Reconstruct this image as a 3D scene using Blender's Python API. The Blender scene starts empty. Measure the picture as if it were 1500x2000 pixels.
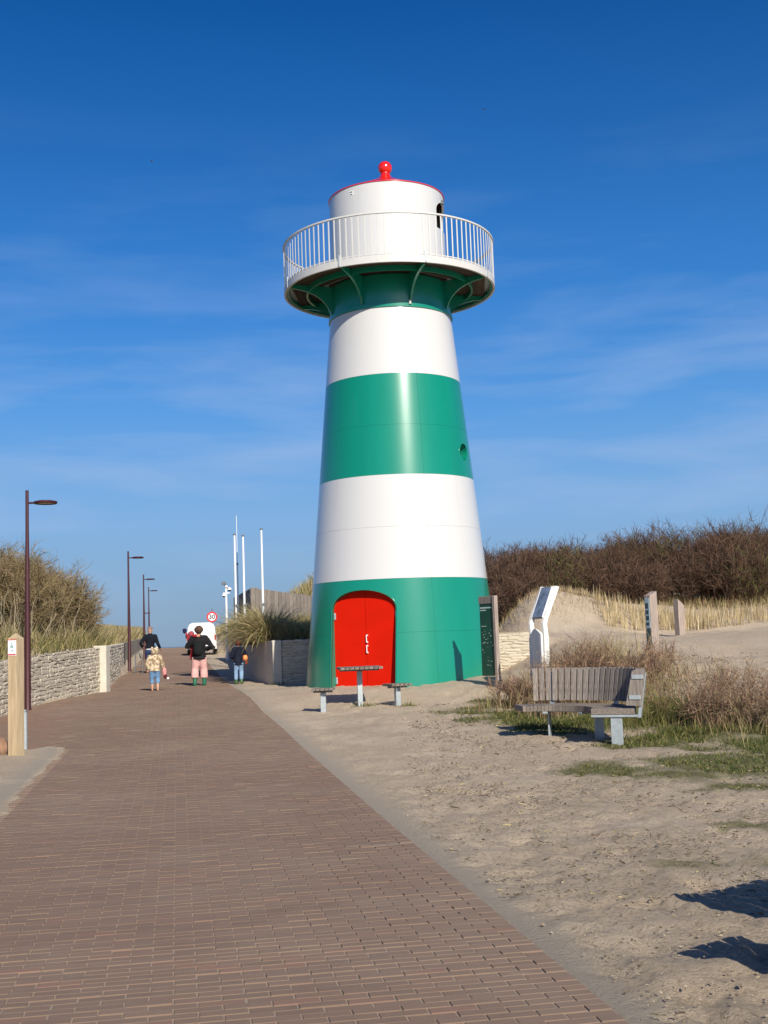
import bpy, bmesh, math, random
import numpy as np
from mathutils import Vector, Matrix

random.seed(7)
RNG = np.random.default_rng(11)
SC = bpy.context.scene
COL = SC.collection

# ------------------------------------------------------------------ camera
EYE = 1.5
cam_d = bpy.data.cameras.new('camera')
cam = bpy.data.objects.new('camera', cam_d)
COL.objects.link(cam)
cam_d.sensor_fit = 'VERTICAL'
cam_d.sensor_height = 24.0
cam_d.lens = 24.0 * 2350 / 2000
cam_d.clip_start = 0.1
cam_d.clip_end = 60000
cam.matrix_world = (Matrix.Translation((0, 0, EYE)) @ Matrix.Rotation(math.radians(90 + 6.045), 4, 'X')
                    @ Matrix.Rotation(math.radians(-2.0), 4, 'Z'))
SC.camera = cam

# ------------------------------------------------------------------ sky and sun
SUN_EL, SUN_AZ = math.radians(31), math.radians(180 - 19.5)     # azimuth clockwise from +Y
world = bpy.data.worlds.new('World')
SC.world = world
world.use_nodes = True
wn, wl_ = world.node_tree.nodes, world.node_tree.links
wn.clear()
w_out = wn.new('ShaderNodeOutputWorld')
w_bg = wn.new('ShaderNodeBackground')
w_bg.inputs['Strength'].default_value = 0.07
sky = wn.new('ShaderNodeTexSky')
sky.sky_type = 'NISHITA'
sky.sun_disc = False
sky.sun_elevation = SUN_EL
sky.sun_rotation = SUN_AZ
sky.air_density = 1.0
sky.dust_density = 0.7
sky.ozone_density = 3.0
hsv = wn.new('ShaderNodeHueSaturation')
hsv.inputs['Saturation'].default_value = 1.42
hsv.inputs['Hue'].default_value = 0.515
hsv.inputs['Value'].default_value = 1.15
wl_.new(sky.outputs[0], hsv.inputs['Color'])
# thin cirrus streaks
tc = wn.new('ShaderNodeTexCoord')
sep = wn.new('ShaderNodeSeparateXYZ')
wl_.new(tc.outputs['Generated'], sep.inputs[0])
mp = wn.new('ShaderNodeMapping')
mp.inputs['Scale'].default_value = (3.0, 3.0, 17.0)
mp.inputs['Rotation'].default_value = (0.05, 0.07, 0.4)
wl_.new(tc.outputs['Generated'], mp.inputs[0])
nz = wn.new('ShaderNodeTexNoise')
nz.inputs['Scale'].default_value = 1.7
nz.inputs['Detail'].default_value = 5
nz.inputs['Roughness'].default_value = 0.5
nz.inputs['Distortion'].default_value = 0.25
wl_.new(mp.outputs[0], nz.inputs[0])
cr = wn.new('ShaderNodeValToRGB')
cr.color_ramp.elements[0].position = 0.44
cr.color_ramp.elements[1].position = 0.74
wl_.new(nz.outputs[0], cr.inputs[0])
el = wn.new('ShaderNodeValToRGB')          # cirrus lies low, thinning out upwards
e = el.color_ramp.elements
e[0].position, e[0].color = 0.0, (0.25, 0.25, 0.25, 1)
e[1].position, e[1].color = 0.42, (0, 0, 0, 1)
k = el.color_ramp.elements.new(0.10); k.color = (0.75, 0.75, 0.75, 1)
k = el.color_ramp.elements.new(0.20); k.color = (0.75, 0.75, 0.75, 1)
k = el.color_ramp.elements.new(0.28); k.color = (0.3, 0.3, 0.3, 1)
wl_.new(sep.outputs['Z'], el.inputs[0])
mul = wn.new('ShaderNodeMath'); mul.operation = 'MULTIPLY'
wl_.new(cr.outputs[0], mul.inputs[0]); wl_.new(el.outputs[0], mul.inputs[1])
mul2 = wn.new('ShaderNodeMath'); mul2.operation = 'MULTIPLY'; mul2.inputs[1].default_value = 0.62
wl_.new(mul.outputs[0], mul2.inputs[0])
mix = wn.new('ShaderNodeMix'); mix.data_type = 'RGBA'
wl_.new(mul2.outputs[0], mix.inputs['Factor'])
# bluish air thickening towards the horizon, the same all round
vr = wn.new('ShaderNodeValToRGB'); wl_.new(sep.outputs['Z'], vr.inputs[0])
def stops(r, st):
    r.color_ramp.elements[0].position, r.color_ramp.elements[0].color = st[0][0], (*st[0][1], 1)
    r.color_ramp.elements[1].position, r.color_ramp.elements[1].color = st[-1][0], (*st[-1][1], 1)
    for p_, c_ in st[1:-1]: r.color_ramp.elements.new(p_).color = (*c_, 1)
stops(vr, [(0, (.225, .345, .505)), (.10, (.215, .42, .74)), (.19, (.11, .36, .80)), (.28, (.045, .285, .78))])
vs_ = wn.new('ShaderNodeVectorMath'); vs_.operation = 'SCALE'; vs_.inputs['Scale'].default_value = 1 / 0.085
wl_.new(vr.outputs[0], vs_.inputs[0])
va = wn.new('ShaderNodeValToRGB'); wl_.new(sep.outputs['Z'], va.inputs[0])
stops(va, [(0, (.9,) * 3), (.10, (.85,) * 3), (.19, (.62,) * 3), (.28, (.40,) * 3), (.38, (.15,) * 3), (.50, (0,) * 3)])
mv = wn.new('ShaderNodeMix'); mv.data_type = 'RGBA'
wl_.new(va.outputs[0], mv.inputs['Factor']); wl_.new(hsv.outputs[0], mv.inputs['A']); wl_.new(vs_.outputs[0], mv.inputs['B'])
wl_.new(mv.outputs['Result'], mix.inputs['A'])
mix.inputs['B'].default_value = (4.6, 6.2, 9.2, 1)
wl_.new(mix.outputs['Result'], w_bg.inputs['Color'])
wl_.new(w_bg.outputs[0], w_out.inputs[0])

sun_d = bpy.data.lights.new('sun', 'SUN')
sun_d.energy = 4.8
sun_d.angle = math.radians(0.5)
sun_d.color = (1.0, 0.925, 0.80)
sun = bpy.data.objects.new('sun', sun_d)
COL.objects.link(sun)
to_sun = Vector((math.sin(SUN_AZ) * math.cos(SUN_EL), math.cos(SUN_AZ) * math.cos(SUN_EL), math.sin(SUN_EL)))
sun.rotation_euler = to_sun.to_track_quat('Z', 'Y').to_euler()
sun.location = (10, -20, 30)

SC.view_settings.view_transform = 'Standard'
SC.view_settings.look = 'None'
SC.view_settings.gamma = 1.0
SC.view_settings.exposure = 0.28
SC.view_settings.use_curve_mapping = False
SC.cycles.max_bounces = 6
SC.cycles.transparent_max_bounces = 8

# ------------------------------------------------------------------ helpers
def tag(o, label=None, cat=None, group=None, kind=None):
    if label: o['label'] = label
    if cat: o['category'] = cat
    if group: o['group'] = group
    if kind: o['kind'] = kind
    return o

def empty(name, loc=(0, 0, 0), rz=0.0, parent=None):
    o = bpy.data.objects.new(name, None)
    o.empty_display_size = 0.2
    o.location = loc
    o.rotation_euler = (0, 0, rz)
    COL.objects.link(o)
    if parent: o.parent = parent
    return o

def link(name, mesh, parent=None, loc=None, rot=None, scale=None):
    o = bpy.data.objects.new(name, mesh)
    COL.objects.link(o)
    if parent: o.parent = parent
    if loc is not None: o.location = loc
    if rot is not None: o.rotation_euler = rot
    if scale is not None: o.scale = scale
    return o

def copy_tree(o, parent=None):
    c = o.copy()
    COL.objects.link(c)
    c.parent = parent
    for ch in list(o.children):
        copy_tree(ch, c)
    return c

class MB:
    """collects shapes and links them as one mesh"""
    def __init__(self):
        self.v, self.f = [], []
    def add(self, verts, faces):
        n = len(self.v)
        self.v += [tuple(q) for q in verts]
        self.f += [tuple(i + n for i in q) for q in faces]
        return self
    def box(self, c, s, rz=0.0, bev=0.0, M=None):
        x, y, z = s[0] / 2, s[1] / 2, s[2] / 2
        R = Matrix.Translation(c) @ Matrix.Rotation(rz, 4, 'Z')
        if M is not None: R = Matrix.Translation(c) @ M.to_4x4()
        if bev <= 0:
            vs = [(-x, -y, -z), (x, -y, -z), (x, y, -z), (-x, y, -z), (-x, -y, z), (x, -y, z), (x, y, z), (-x, y, z)]
            fs = [(0, 3, 2, 1), (4, 5, 6, 7), (0, 1, 5, 4), (1, 2, 6, 5), (2, 3, 7, 6), (3, 0, 4, 7)]
        else:
            bm = bmesh.new()
            bmesh.ops.create_cube(bm, size=1.0)
            for q in bm.verts: q.co = Vector((q.co.x * 2 * x, q.co.y * 2 * y, q.co.z * 2 * z))
            bmesh.ops.bevel(bm, geom=list(bm.edges), offset=bev, segments=1, affect='EDGES', profile=0.5)
            bm.verts.index_update()
            vs = [tuple(q.co) for q in bm.verts]
            fs = [tuple(q.index for q in fc.verts) for fc in bm.faces]
            bm.free()
        return self.add([R @ Vector(q) for q in vs], fs)
    def tube(self, pts, rad, n=10, caps=True):
        pts = [Vector(q) for q in pts]
        if not hasattr(rad, '__len__'): rad = [rad] * len(pts)
        rings = []
        prev = None
        for i, p in enumerate(pts):
            d = (pts[min(i + 1, len(pts) - 1)] - pts[max(i - 1, 0)]).normalized()
            if prev is None:
                a = d.orthogonal().normalized()
            else:
                a = (prev - d * prev.dot(d)).normalized()
            prev = a
            b = d.cross(a)
            rings.append([p + (a * math.cos(t) + b * math.sin(t)) * rad[i] for t in [2 * math.pi * j / n for j in range(n)]])
        vs = [q for r in rings for q in r]
        fs = []
        for i in range(len(pts) - 1):
            for j in range(n):
                fs.append((i * n + j, i * n + (j + 1) % n, (i + 1) * n + (j + 1) % n, (i + 1) * n + j))
        if caps:
            fs.append(tuple(reversed(range(n))))
            fs.append(tuple((len(pts) - 1) * n + j for j in range(n)))
        return self.add(vs, fs)
    def lathe(self, prof, n=32, c=(0, 0, 0), closed=False):
        """prof: (r, z) pairs; closed joins last to first"""
        vs, fs = [], []
        for r, z in prof:
            for j in range(n):
                t = 2 * math.pi * j / n
                vs.append((c[0] + r * math.sin(t), c[1] - r * math.cos(t), c[2] + z))
        m = len(prof)
        for i in range(m if closed else m - 1):
            a, b = i * n, ((i + 1) % m) * n
            for j in range(n):
                k = (j + 1) % n
                fs.append((a + j, a + k, b + k, b + j))
        return self.add(vs, fs)
    def prism(self, poly, t0, t1, fn):
        """poly in (s, z); fn(s, z, t) -> point; extruded from t0 to t1"""
        n = len(poly)
        vs = [fn(s, z, t0) for s, z in poly] + [fn(s, z, t1) for s, z in poly]
        fs = [tuple(reversed(range(n))), tuple(range(n, 2 * n))]
        for i in range(n):
            k = (i + 1) % n
            fs.append((i, k, n + k, n + i))
        return self.add(vs, fs)
    def mesh(self, name, mat=None, smooth=None):
        me = bpy.data.meshes.new(name)
        me.from_pydata([tuple(q) for q in self.v], [], self.f)
        bm = bmesh.new(); bm.from_mesh(me)
        bmesh.ops.recalc_face_normals(bm, faces=bm.faces)
        bm.to_mesh(me); bm.free()
        if mat: me.materials.append(mat)
        if smooth is not None:
            me.polygons.foreach_set('use_smooth', [True] * len(me.polygons))
            me.set_sharp_from_angle(angle=math.radians(smooth))
        me.update()
        return me
    def build(self, name, mat=None, parent=None, smooth=None, loc=None, rot=None):
        return link(name, self.mesh(name, mat, smooth), parent, loc, rot)

def np_mesh(name, V, F, mat=None, col=None, smooth=False):
    """fast mesh from numpy arrays; F is (n,3) or (n,4); col is one rgb per vertex"""
    me = bpy.data.meshes.new(name)
    n, k = F.shape
    me.vertices.add(len(V)); me.vertices.foreach_set('co', np.ascontiguousarray(V, dtype=np.float32).ravel())
    me.loops.add(n * k); me.loops.foreach_set('vertex_index', np.ascontiguousarray(F, dtype=np.int32).ravel())
    me.polygons.add(n); me.polygons.foreach_set('loop_start', np.arange(0, n * k, k, dtype=np.int32))
    try: me.polygons.foreach_set('loop_total', np.full(n, k, dtype=np.int32))
    except Exception: pass
    me.polygons.foreach_set('use_smooth', np.full(n, bool(smooth)))
    if col is not None:
        a = me.color_attributes.new('Col', 'FLOAT_COLOR', 'POINT')
        c4 = np.ones((len(V), 4), dtype=np.float32); c4[:, :3] = col
        a.data.foreach_set('color', c4.ravel())
    if mat: me.materials.append(mat)
    me.update(calc_edges=True)
    return me

# ------------------------------------------------------------------ materials
def nodes_of(name):
    m = bpy.data.materials.new(name)
    m.use_nodes = True
    nt = m.node_tree
    return m, nt, nt.nodes['Principled BSDF']

def mat(name, color, rough=0.6, metal=0.0, var=0.0, vscale=6.0, bump=0.0, bscale=40.0, coat=0.0, stretch=None, spec=None, dirt=None, objrand=0.0):
    m, nt, b = nodes_of(name)
    N, L = nt.nodes, nt.links
    b.inputs['Base Color'].default_value = (*color, 1)
    b.inputs['Roughness'].default_value = rough
    b.inputs['Metallic'].default_value = metal
    if coat: b.inputs['Coat Weight'].default_value = coat; b.inputs['Coat Roughness'].default_value = 0.20; b.inputs['Coat IOR'].default_value = 1.68
    if spec is not None: b.inputs['Specular IOR Level'].default_value = spec
    t = N.new('ShaderNodeTexCoord')
    src = t.outputs['Object']
    if stretch:
        mpn = N.new('ShaderNodeMapping'); mpn.inputs['Scale'].default_value = stretch
        L.new(src, mpn.inputs[0]); src = mpn.outputs[0]
    cur = None
    if var > 0 or objrand > 0:
        nz = N.new('ShaderNodeTexNoise'); nz.inputs['Scale'].default_value = vscale; nz.inputs['Detail'].default_value = 6
        L.new(src, nz.inputs[0])
        h = N.new('ShaderNodeHueSaturation'); h.inputs['Color'].default_value = (*color, 1)
        mr = N.new('ShaderNodeMapRange')
        mr.inputs['From Min'].default_value = 0.3; mr.inputs['From Max'].default_value = 0.7
        mr.inputs['To Min'].default_value = 1 - var; mr.inputs['To Max'].default_value = 1 + var
        L.new(nz.outputs[0], mr.inputs[0])
        val = mr.outputs[0]
        if objrand > 0:
            oi = N.new('ShaderNodeObjectInfo')
            m2 = N.new('ShaderNodeMapRange')
            m2.inputs['To Min'].default_value = 1 - objrand; m2.inputs['To Max'].default_value = 1 + objrand
            L.new(oi.outputs['Random'], m2.inputs[0])
            mm = N.new('ShaderNodeMath'); mm.operation = 'MULTIPLY'
            L.new(val, mm.inputs[0]); L.new(m2.outputs[0], mm.inputs[1]); val = mm.outputs[0]
        L.new(val, h.inputs['Value'])
        cur = h.outputs[0]
    if dirt:
        dcol, dscale, dpos, damt = dirt
        nd = N.new('ShaderNodeTexNoise'); nd.inputs['Scale'].default_value = dscale; nd.inputs['Detail'].default_value = 8; nd.inputs['Roughness'].default_value = 0.65
        L.new(src, nd.inputs[0])
        rp = N.new('ShaderNodeMapRange'); rp.inputs['From Min'].default_value = dpos; rp.inputs['From Max'].default_value = dpos + 0.15; rp.inputs['To Max'].default_value = damt
        L.new(nd.outputs[0], rp.inputs[0])
        mx = N.new('ShaderNodeMix'); mx.data_type = 'RGBA'
        L.new(rp.outputs[0], mx.inputs['Factor'])
        if cur: L.new(cur, mx.inputs['A'])
        else: mx.inputs['A'].default_value = (*color, 1)
        mx.inputs['B'].default_value = (*dcol, 1)
        cur = mx.outputs['Result']
    if cur: L.new(cur, b.inputs['Base Color'])
    if bump > 0:
        nb = N.new('ShaderNodeTexNoise'); nb.inputs['Scale'].default_value = bscale; nb.inputs['Detail'].default_value = 5
        L.new(src, nb.inputs[0])
        bp = N.new('ShaderNodeBump'); bp.inputs['Strength'].default_value = bump; bp.inputs['Distance'].default_value = 0.01
        L.new(nb.outputs[0], bp.inputs['Height']); L.new(bp.outputs[0], b.inputs['Normal'])
    return m

def leaf_mat(name, trans=0.25, rough=0.7):
    """blade / twig colour from the mesh's own colour attribute"""
    m, nt, b = nodes_of(name)
    N, L = nt.nodes, nt.links
    a = N.new('ShaderNodeVertexColor'); a.layer_name = 'Col'
    L.new(a.outputs[0], b.inputs['Base Color'])
    b.inputs['Roughness'].default_value = rough
    b.inputs['Specular IOR Level'].default_value = 0.25
    if trans > 0:
        tr = N.new('ShaderNodeBsdfTranslucent'); L.new(a.outputs[0], tr.inputs[0])
        ms = N.new('ShaderNodeMixShader'); ms.inputs[0].default_value = trans
        L.new(b.outputs[0], ms.inputs[1]); L.new(tr.outputs[0], ms.inputs[2])
        L.new(ms.outputs[0], nt.nodes['Material Output'].inputs[0])
    return m

M = {}
M['white_paint'] = mat('white_paint', (.59, .59, .575), .55, coat=1.0, spec=.2, dirt=((.42, .41, .38), 2.2, .60, .30), stretch=(1.6, 1.6, .16))
M['green_paint'] = mat('green_paint', (.0004, .215, .138), .6, var=.05, vscale=1.4, coat=1.0, spec=.1, dirt=((.012, .20, .14), 2.2, .60, .55), stretch=(1.6, 1.6, .16))
M['red_paint'] = mat('red_paint', (.55, .010, .001), .6, var=.05, vscale=2.0, spec=.1)
M['red_gloss'] = mat('red_gloss', (.66, .012, .008), .22, coat=.5)
M['shell_inside'] = mat('shell_inside', (.05, .06, .055), .8)
M['rail_white'] = mat('rail_white', (.55, .55, .53), .4, var=.04)
M['deck_wood'] = mat('deck_wood', (.05, .034, .022), .8, var=.3, vscale=5, bump=.3, objrand=.3)
M['grey_wood'] = mat('grey_wood', (.215, .185, .16), .85, var=.34, vscale=7, bump=.6, bscale=30, stretch=(6, 6, .6), objrand=.22)
M['grey_wood_flat'] = mat('grey_wood_flat', (.185, .155, .13), .85, var=.34, vscale=7, bump=.6, bscale=30, stretch=(6, .6, 6), objrand=.22)
M['pink_wood'] = mat('pink_wood', (.33, .265, .225), .85, var=.25, vscale=6, bump=.6, bscale=30, stretch=(6, 6, .5))
M['new_wood'] = mat('new_wood', (.45, .345, .21), .7, var=.22, vscale=5, bump=.35, bscale=30, stretch=(5, 5, .45), dirt=((.36, .33, .2), 3, .6, .5))
M['galvanised'] = mat('galvanised', (.40, .45, .47), .5, metal=.35, var=.12, vscale=14)
M['steel_dark'] = mat('steel_dark', (.16, .18, .19), .5, metal=.4, var=.1)
M['maroon'] = mat('maroon', (.055, .012, .016), .45, var=.15, vscale=3, dirt=((.11, .035, .02), 6, .66, .4))
M['lamp_glass'] = mat('lamp_glass', (.35, .33, .32), .25)
M['concrete'] = mat('concrete', (.56, .52, .44), .85, var=.1, vscale=5, bump=.4, bscale=50)
M['stone'] = mat('stone', (.52, .46, .36), .9, var=.14, vscale=4, bump=.6, bscale=28, objrand=.10, dirt=((.30, .27, .2), 5, .58, .5))
M['mortar'] = mat('mortar', (.33, .29, .22), .95, var=.15, vscale=8, bump=.5)
M['white_metal'] = mat('white_metal', (.78, .79, .80), .4)
M['black'] = mat('black', (.012, .012, .014), .6)
M['rubber'] = mat('rubber', (.02, .02, .02), .8)
M['van_white'] = mat('van_white', (.80, .81, .82), .3, coat=.5)
M['glass_dark'] = mat('glass_dark', (.03, .035, .045), .08, spec=.6)
M['glass_blue'] = mat('glass_blue', (.13, .17, .24), .22, spec=.6, var=.35, vscale=9)
M['panel_green'] = mat('panel_green', (.006, .062, .04), .35, var=.2, vscale=3)
M['panel_text'] = mat('panel_text', (.45, .56, .5), .6)
M['sign_white'] = mat('sign_white', (.8, .8, .8), .5)
M['sign_red'] = mat('sign_red', (.62, .025, .03), .45)
M['sign_teal'] = mat('sign_teal', (.25, .42, .40), .5)
M['sign_blue'] = mat('sign_blue', (.36, .45, .48), .45, var=.12, vscale=30)
M['sign_dark'] = mat('sign_dark', (.03, .06, .07), .5)
M['lime_white'] = mat('lime_white', (.74, .735, .70), .75, var=.1, vscale=7, bump=.4, bscale=25, dirt=((.4, .38, .33), 9, .58, .6))
M['boulder'] = mat('boulder', (.26, .15, .09), .9, var=.35, vscale=9, bump=.8, bscale=14)
M['grass'] = leaf_mat('grass', .22)
M['twig'] = leaf_mat('twig', 0.0, .85)

# ------------------------------------------------------------------ the lie of the land
def sstep(a, b, x):
    t = np.clip((x - a) / (b - a), 0, 1)
    return t * t * (3 - 2 * t)
_by=[-60,10,16,20,24,26.3,28.5,34,47,60,74,90,100,108,125,150,200,400]
_bz=[0,0,.04,.10,.22,.36,.40,.41,.53,.74,.98,1.28,1.42,1.42,-.5,-4,-5.5,-6.5]
def base(y):
    # smoothed piecewise-linear profile
    return (np.interp(y-1.2,_by,_bz)+2*np.interp(y,_by,_bz)+np.interp(y+1.2,_by,_bz))/4
WL=np.array([(-9.0,-10),(-8.3,10),(-7.77,24.2),(-7.42,31.2),(-10.75,49),(-13.95,67),(-17.3,86),(-19.8,100),(-23.5,120)])
WR=np.array([(-3.1,32.3),(-4.55,38),(-9.0,69),(-13.0,90),(-16.6,104),(-20,120)])
def wl(y): return np.interp(y,WL[:,1],WL[:,0])
def wr(y): return np.interp(y,WR[:,1],WR[:,0])
def h(x,y):
    x=np.asarray(x,float); y=np.asarray(y,float)
    b=base(y)
    # right-hand dune slope behind the bench
    zr=np.interp(y,[10,14,17,19,22,28,36,42,50,65,90,110,130],[0,0,.14,.42,.92,1.22,1.42,2.3,3.3,3.6,3.2,2.0,-1])
    w=sstep(2.3,5.0,x)
    z=b+np.maximum(zr-b,0)*w
    # sand banked against the tower's right side
    z=z+.14*np.exp(-((x-.3)/2.6)**4-((y-27.2)/2.6)**4)+.22*np.exp(-((x-2.8)/1.2)**2-((y-26.2)/2.0)**2)
    # sand mound beyond the wall
    z=z+0.98*np.exp(-((x-5.6)/2.2)**2-((y-39.5)/2.2)**2)
    # dune retained by the right wall
    fade=sstep(122,100,y)
    inR=sstep(32.38,32.75,y)*sstep(0.1,0.45,x-wr(y))*sstep(5.4,4.2,x*1.0-0*y)*fade
    top=np.interp(y,[32,38,46,54,70,100,120],[1.42,1.55,1.80,2.3,2.6,2.4,1.5])+2.3*np.exp(-((x+3.0)/2.6)**2-((y-64)/4.)**2)
    z=z+np.maximum(top-z,0)*inR
    # far right of the retained dune merges
    inR2=sstep(36,44,y)*sstep(4.2,2.6,x-.22*(y-36))*sstep(0.1,1.2,x-wr(y))*fade
    z=z+np.maximum(top-z,0)*inR2
    # left dune behind the left wall
    dl=wl(y)-x
    inL=sstep(.1,.4,dl)*fade
    topl=b+1.15+.10*np.clip(dl,0,6)+.12*np.clip(dl-1,0,9)*sstep(56,40,y)
    z=z+np.maximum(topl-z,0)*inL
    return z

def H(x, y):
    return float(h(x, y))

def vnoise(x, y, seed=0):
    """smooth value noise in 0..1"""
    xi, yi = np.floor(x).astype(np.int64), np.floor(y).astype(np.int64)
    fx, fy = x - xi, y - yi
    fx, fy = fx * fx * (3 - 2 * fx), fy * fy * (3 - 2 * fy)
    def hsh(a, b):
        n = (a * 374761393 + b * 668265263 + seed * 974634777) & 0x7fffffff
        n = ((n ^ (n >> 13)) * 1274126177) & 0x7fffffff
        return ((n ^ (n >> 16)) & 0xffff) / 65535.0
    return ((hsh(xi, yi) * (1 - fx) + hsh(xi + 1, yi) * fx) * (1 - fy)
            + (hsh(xi, yi + 1) * (1 - fx) + hsh(xi + 1, yi + 1) * fx) * fy)

def fbm(x, y, sc, oct=4, seed=0, rough=.5):
    s, a, t = 0, 1.0, 0
    for i in range(oct):
        s = s + a * vnoise(x / sc, y / sc, seed + i * 17); t += a
        a *= rough; sc *= .5
    return s / t

PA = math.radians(9.9)                      # heading of the brick path, left of +Y
CA, SA = math.cos(PA), math.sin(PA)
V_L, V_R = -1.72, 1.68
def path_v(x, y): return x * CA + y * SA
def v_right(y): return np.interp(y, [20, 31], [V_R, 1.40])
def path_in(x, y):
    """metres inside the paved area (negative outside)"""
    v = path_v(x, y)
    left = np.where(y > 17.6 + .5 * np.sin(x * 2.1) * .3, x - wl(y) - .0, v - V_L)
    return np.minimum(v_right(y) - v, left)

# green growth on the sand: (x, y, rx, ry, strength)
MOSS = [(1.3, 21.9, .8, 1.1, .75), (1.95, 23.0, .8, 1.3, .8), (2.3, 20.6, 1.2, 1.6, 1.0), (2.9, 18.6, 1.5, 1.6, 1.0), (4.0, 17.8, 1.5, 1.5, 1.0),
        (4.5, 16.4, 1.3, 1.2, 1.0), (3.5, 15.8, 1.0, 1.3, .95), (2.35, 13.1, .75, .8, .75), (2.9, 12.4, .9, .7, .8), (3.7, 13.4, 1.2, 1.5, 1.0), (3.4, 11.3, .8, .6, .75),
        (1.95, 7.9, .45, .3, .62), (2.35, 7.9, .5, .4, .6), (1.55, 10.5, .3, .35, .5), (1.2, 10.8, .25, .3, .45), (5.2, 14.5, 1.6, 2.5, 1.0), (2.6, 9.3, .5, .35, .45)]
def moss(x, y):
    m = np.zeros_like(np.asarray(x, float))
    for cx, cy, rx, ry, s in MOSS:
        m = np.maximum(m, s * np.exp(-((x - cx) / rx) ** 2 - ((y - cy) / ry) ** 2) ** 1.0)
    n = fbm(np.asarray(x, float), np.asarray(y, float), .55, 4, 5, .6)
    return np.clip((m - .95 * (1 - n) + .12) * 2.6, 0, 1)

# ---- ground sheet
def lines(spec):
    out = [spec[0]]
    for end, step in spec[1]:
        k = max(1, int(round(abs(end - out[-1]) / step)))
        out += list(np.linspace(out[-1], end, k + 1)[1:])
    return np.array(out)
gx = lines((-900, [(-300, 200), (-70, 23), (-24, 3), (-10, .5), (-6.3, .25), (-3.4, .06), (-1.6, .14), (6.5, .05), (14, .16), (30, .7), (80, 5), (300, 30), (900, 200)]))
gy = lines((-300, [(-60, 80), (-5, 6), (4.2, .6), (9.5, .045), (14, .07), (25, .12), (50, .25), (125, .7), (210, 4), (420, 30)]))
GX, GY = np.meshgrid(gx, gy)
GZ = h(GX, GY)
pin = path_in(GX, GY)
off = sstep(0.02, .35, -pin)                                   # sand relief fades out at the paving
near = sstep(60, 20, np.hypot(GX, GY))
rough_s = (fbm(GX, GY, .42, 4, 3, .55) - .5) * .060 + (fbm(GX, GY, .12, 3, 9, .75) - .5) * .060
dip = fbm(GX, GY, .30, 2, 21)                                  # trodden hollows
rough_s -= .03 * sstep(.62, .8, dip)
# footprints trodden into the loose sand
fr = np.random.default_rng(5)
foot = np.zeros_like(GX)
sub_ = (GX > .1) & (GX < 9) & (GY > 4.4) & (GY < 34)
fx_, fy_ = GX[sub_], GY[sub_]
fz_ = np.zeros_like(fx_)
for i_ in range(620):
    if i_ < 430: px0, py0 = fr.uniform(.3, 5.5), 4.6 + 17 * fr.uniform(0, 1) ** 1.3
    else: px0, py0 = fr.uniform(4.2, 9), fr.uniform(20, 34)
    a_ = fr.uniform(0, 3.14); sl_ = (np.abs(fx_ - px0) < .4) & (np.abs(fy_ - py0) < .4)
    dx_, dy_ = fx_[sl_] - px0, fy_[sl_] - py0
    u_ = (dx_ * math.cos(a_) + dy_ * math.sin(a_)) / .155; w_2 = (-dx_ * math.sin(a_) + dy_ * math.cos(a_)) / .062
    r2 = np.sqrt(u_ * u_ + w_2 * w_2)
    dp = fr.uniform(.012, .032) * (1.5 if i_ >= 430 else 1)
    fz_[sl_] += -dp * np.exp(-r2 ** 4) + dp * .55 * np.exp(-((r2 - 1.45) / .32) ** 2)
foot[sub_] = fz_
rough_s = rough_s + foot
big = (fbm(GX, GY, 3.0, 3, 40) - .5) * .5 * sstep(4, 8, GX) * sstep(17, 24, GY)
GZ = GZ + off * (rough_s * (.35 + .65 * near) + .006) + big
GZ = GZ - .05 * sstep(.05, .22, pin)
# wind-blown sand lapping over the paving round the timber post
lap = sstep(.13, -.20, path_v(GX, GY) - V_L - .30 * (fbm(GX, GY, .6, 3, 88) - .5)) * sstep(.35, -.1, GY - 17.7 - .9 * (fbm(GX, GY, .7, 3, 91) - .5)) * sstep(wl(GY), wl(GY) + .3, GX)
GZ = np.maximum(GZ, h(GX, GY) + .016 + .03 * lap + .6 * rough_s) * (lap > .12) + GZ * (lap <= .12)
MS = moss(GX, GY)
ny, nx = GX.shape
idx = np.arange(nx * ny).reshape(ny, nx)
F = np.stack([idx[:-1, :-1].ravel(), idx[:-1, 1:].ravel(), idx[1:, 1:].ravel(), idx[1:, :-1].ravel()], 1)
edge_damp = np.exp(-(np.clip(-pin, 0, 9) / .21) ** 2) * (pin < 0.02)   # compacted strip along the paving
dune = np.maximum(sstep(.4, 1.2, wl(GY) - GX) , sstep(.4, 1.2, GX - wr(GY)) * sstep(32.6, 33.4, GY)) * sstep(1.2, 1.5, GZ)
gcol = np.stack([MS.ravel(), edge_damp.ravel(), (dune * (1 - sstep(3.0, 4.0, GX) * sstep(50, 43, GY))).ravel()], 1)
sand, nt, b = nodes_of('sand')
N, L = nt.nodes, nt.links
vc = N.new('ShaderNodeVertexColor'); vc.layer_name = 'Col'
sp = N.new('ShaderNodeSeparateColor'); L.new(vc.outputs[0], sp.inputs[0])
tcn = N.new('ShaderNodeTexCoord')
def noise(scale, detail=6, rgh=.55):
    n = N.new('ShaderNodeTexNoise'); n.inputs['Scale'].default_value = scale; n.inputs['Detail'].default_value = detail; n.inputs['Roughness'].default_value = rgh
    L.new(tcn.outputs['Object'], n.inputs[0]); return n
def ramp(src, stops):
    r = N.new('ShaderNodeValToRGB'); L.new(src, r.inputs[0])
    r.color_ramp.elements[0].position, r.color_ramp.elements[0].color = stops[0][0], (*stops[0][1], 1)
    r.color_ramp.elements[1].position, r.color_ramp.elements[1].color = stops[-1][0], (*stops[-1][1], 1)
    for p_, c_ in stops[1:-1]:
        r.color_ramp.elements.new(p_).color = (*c_, 1)
    return r
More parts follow.
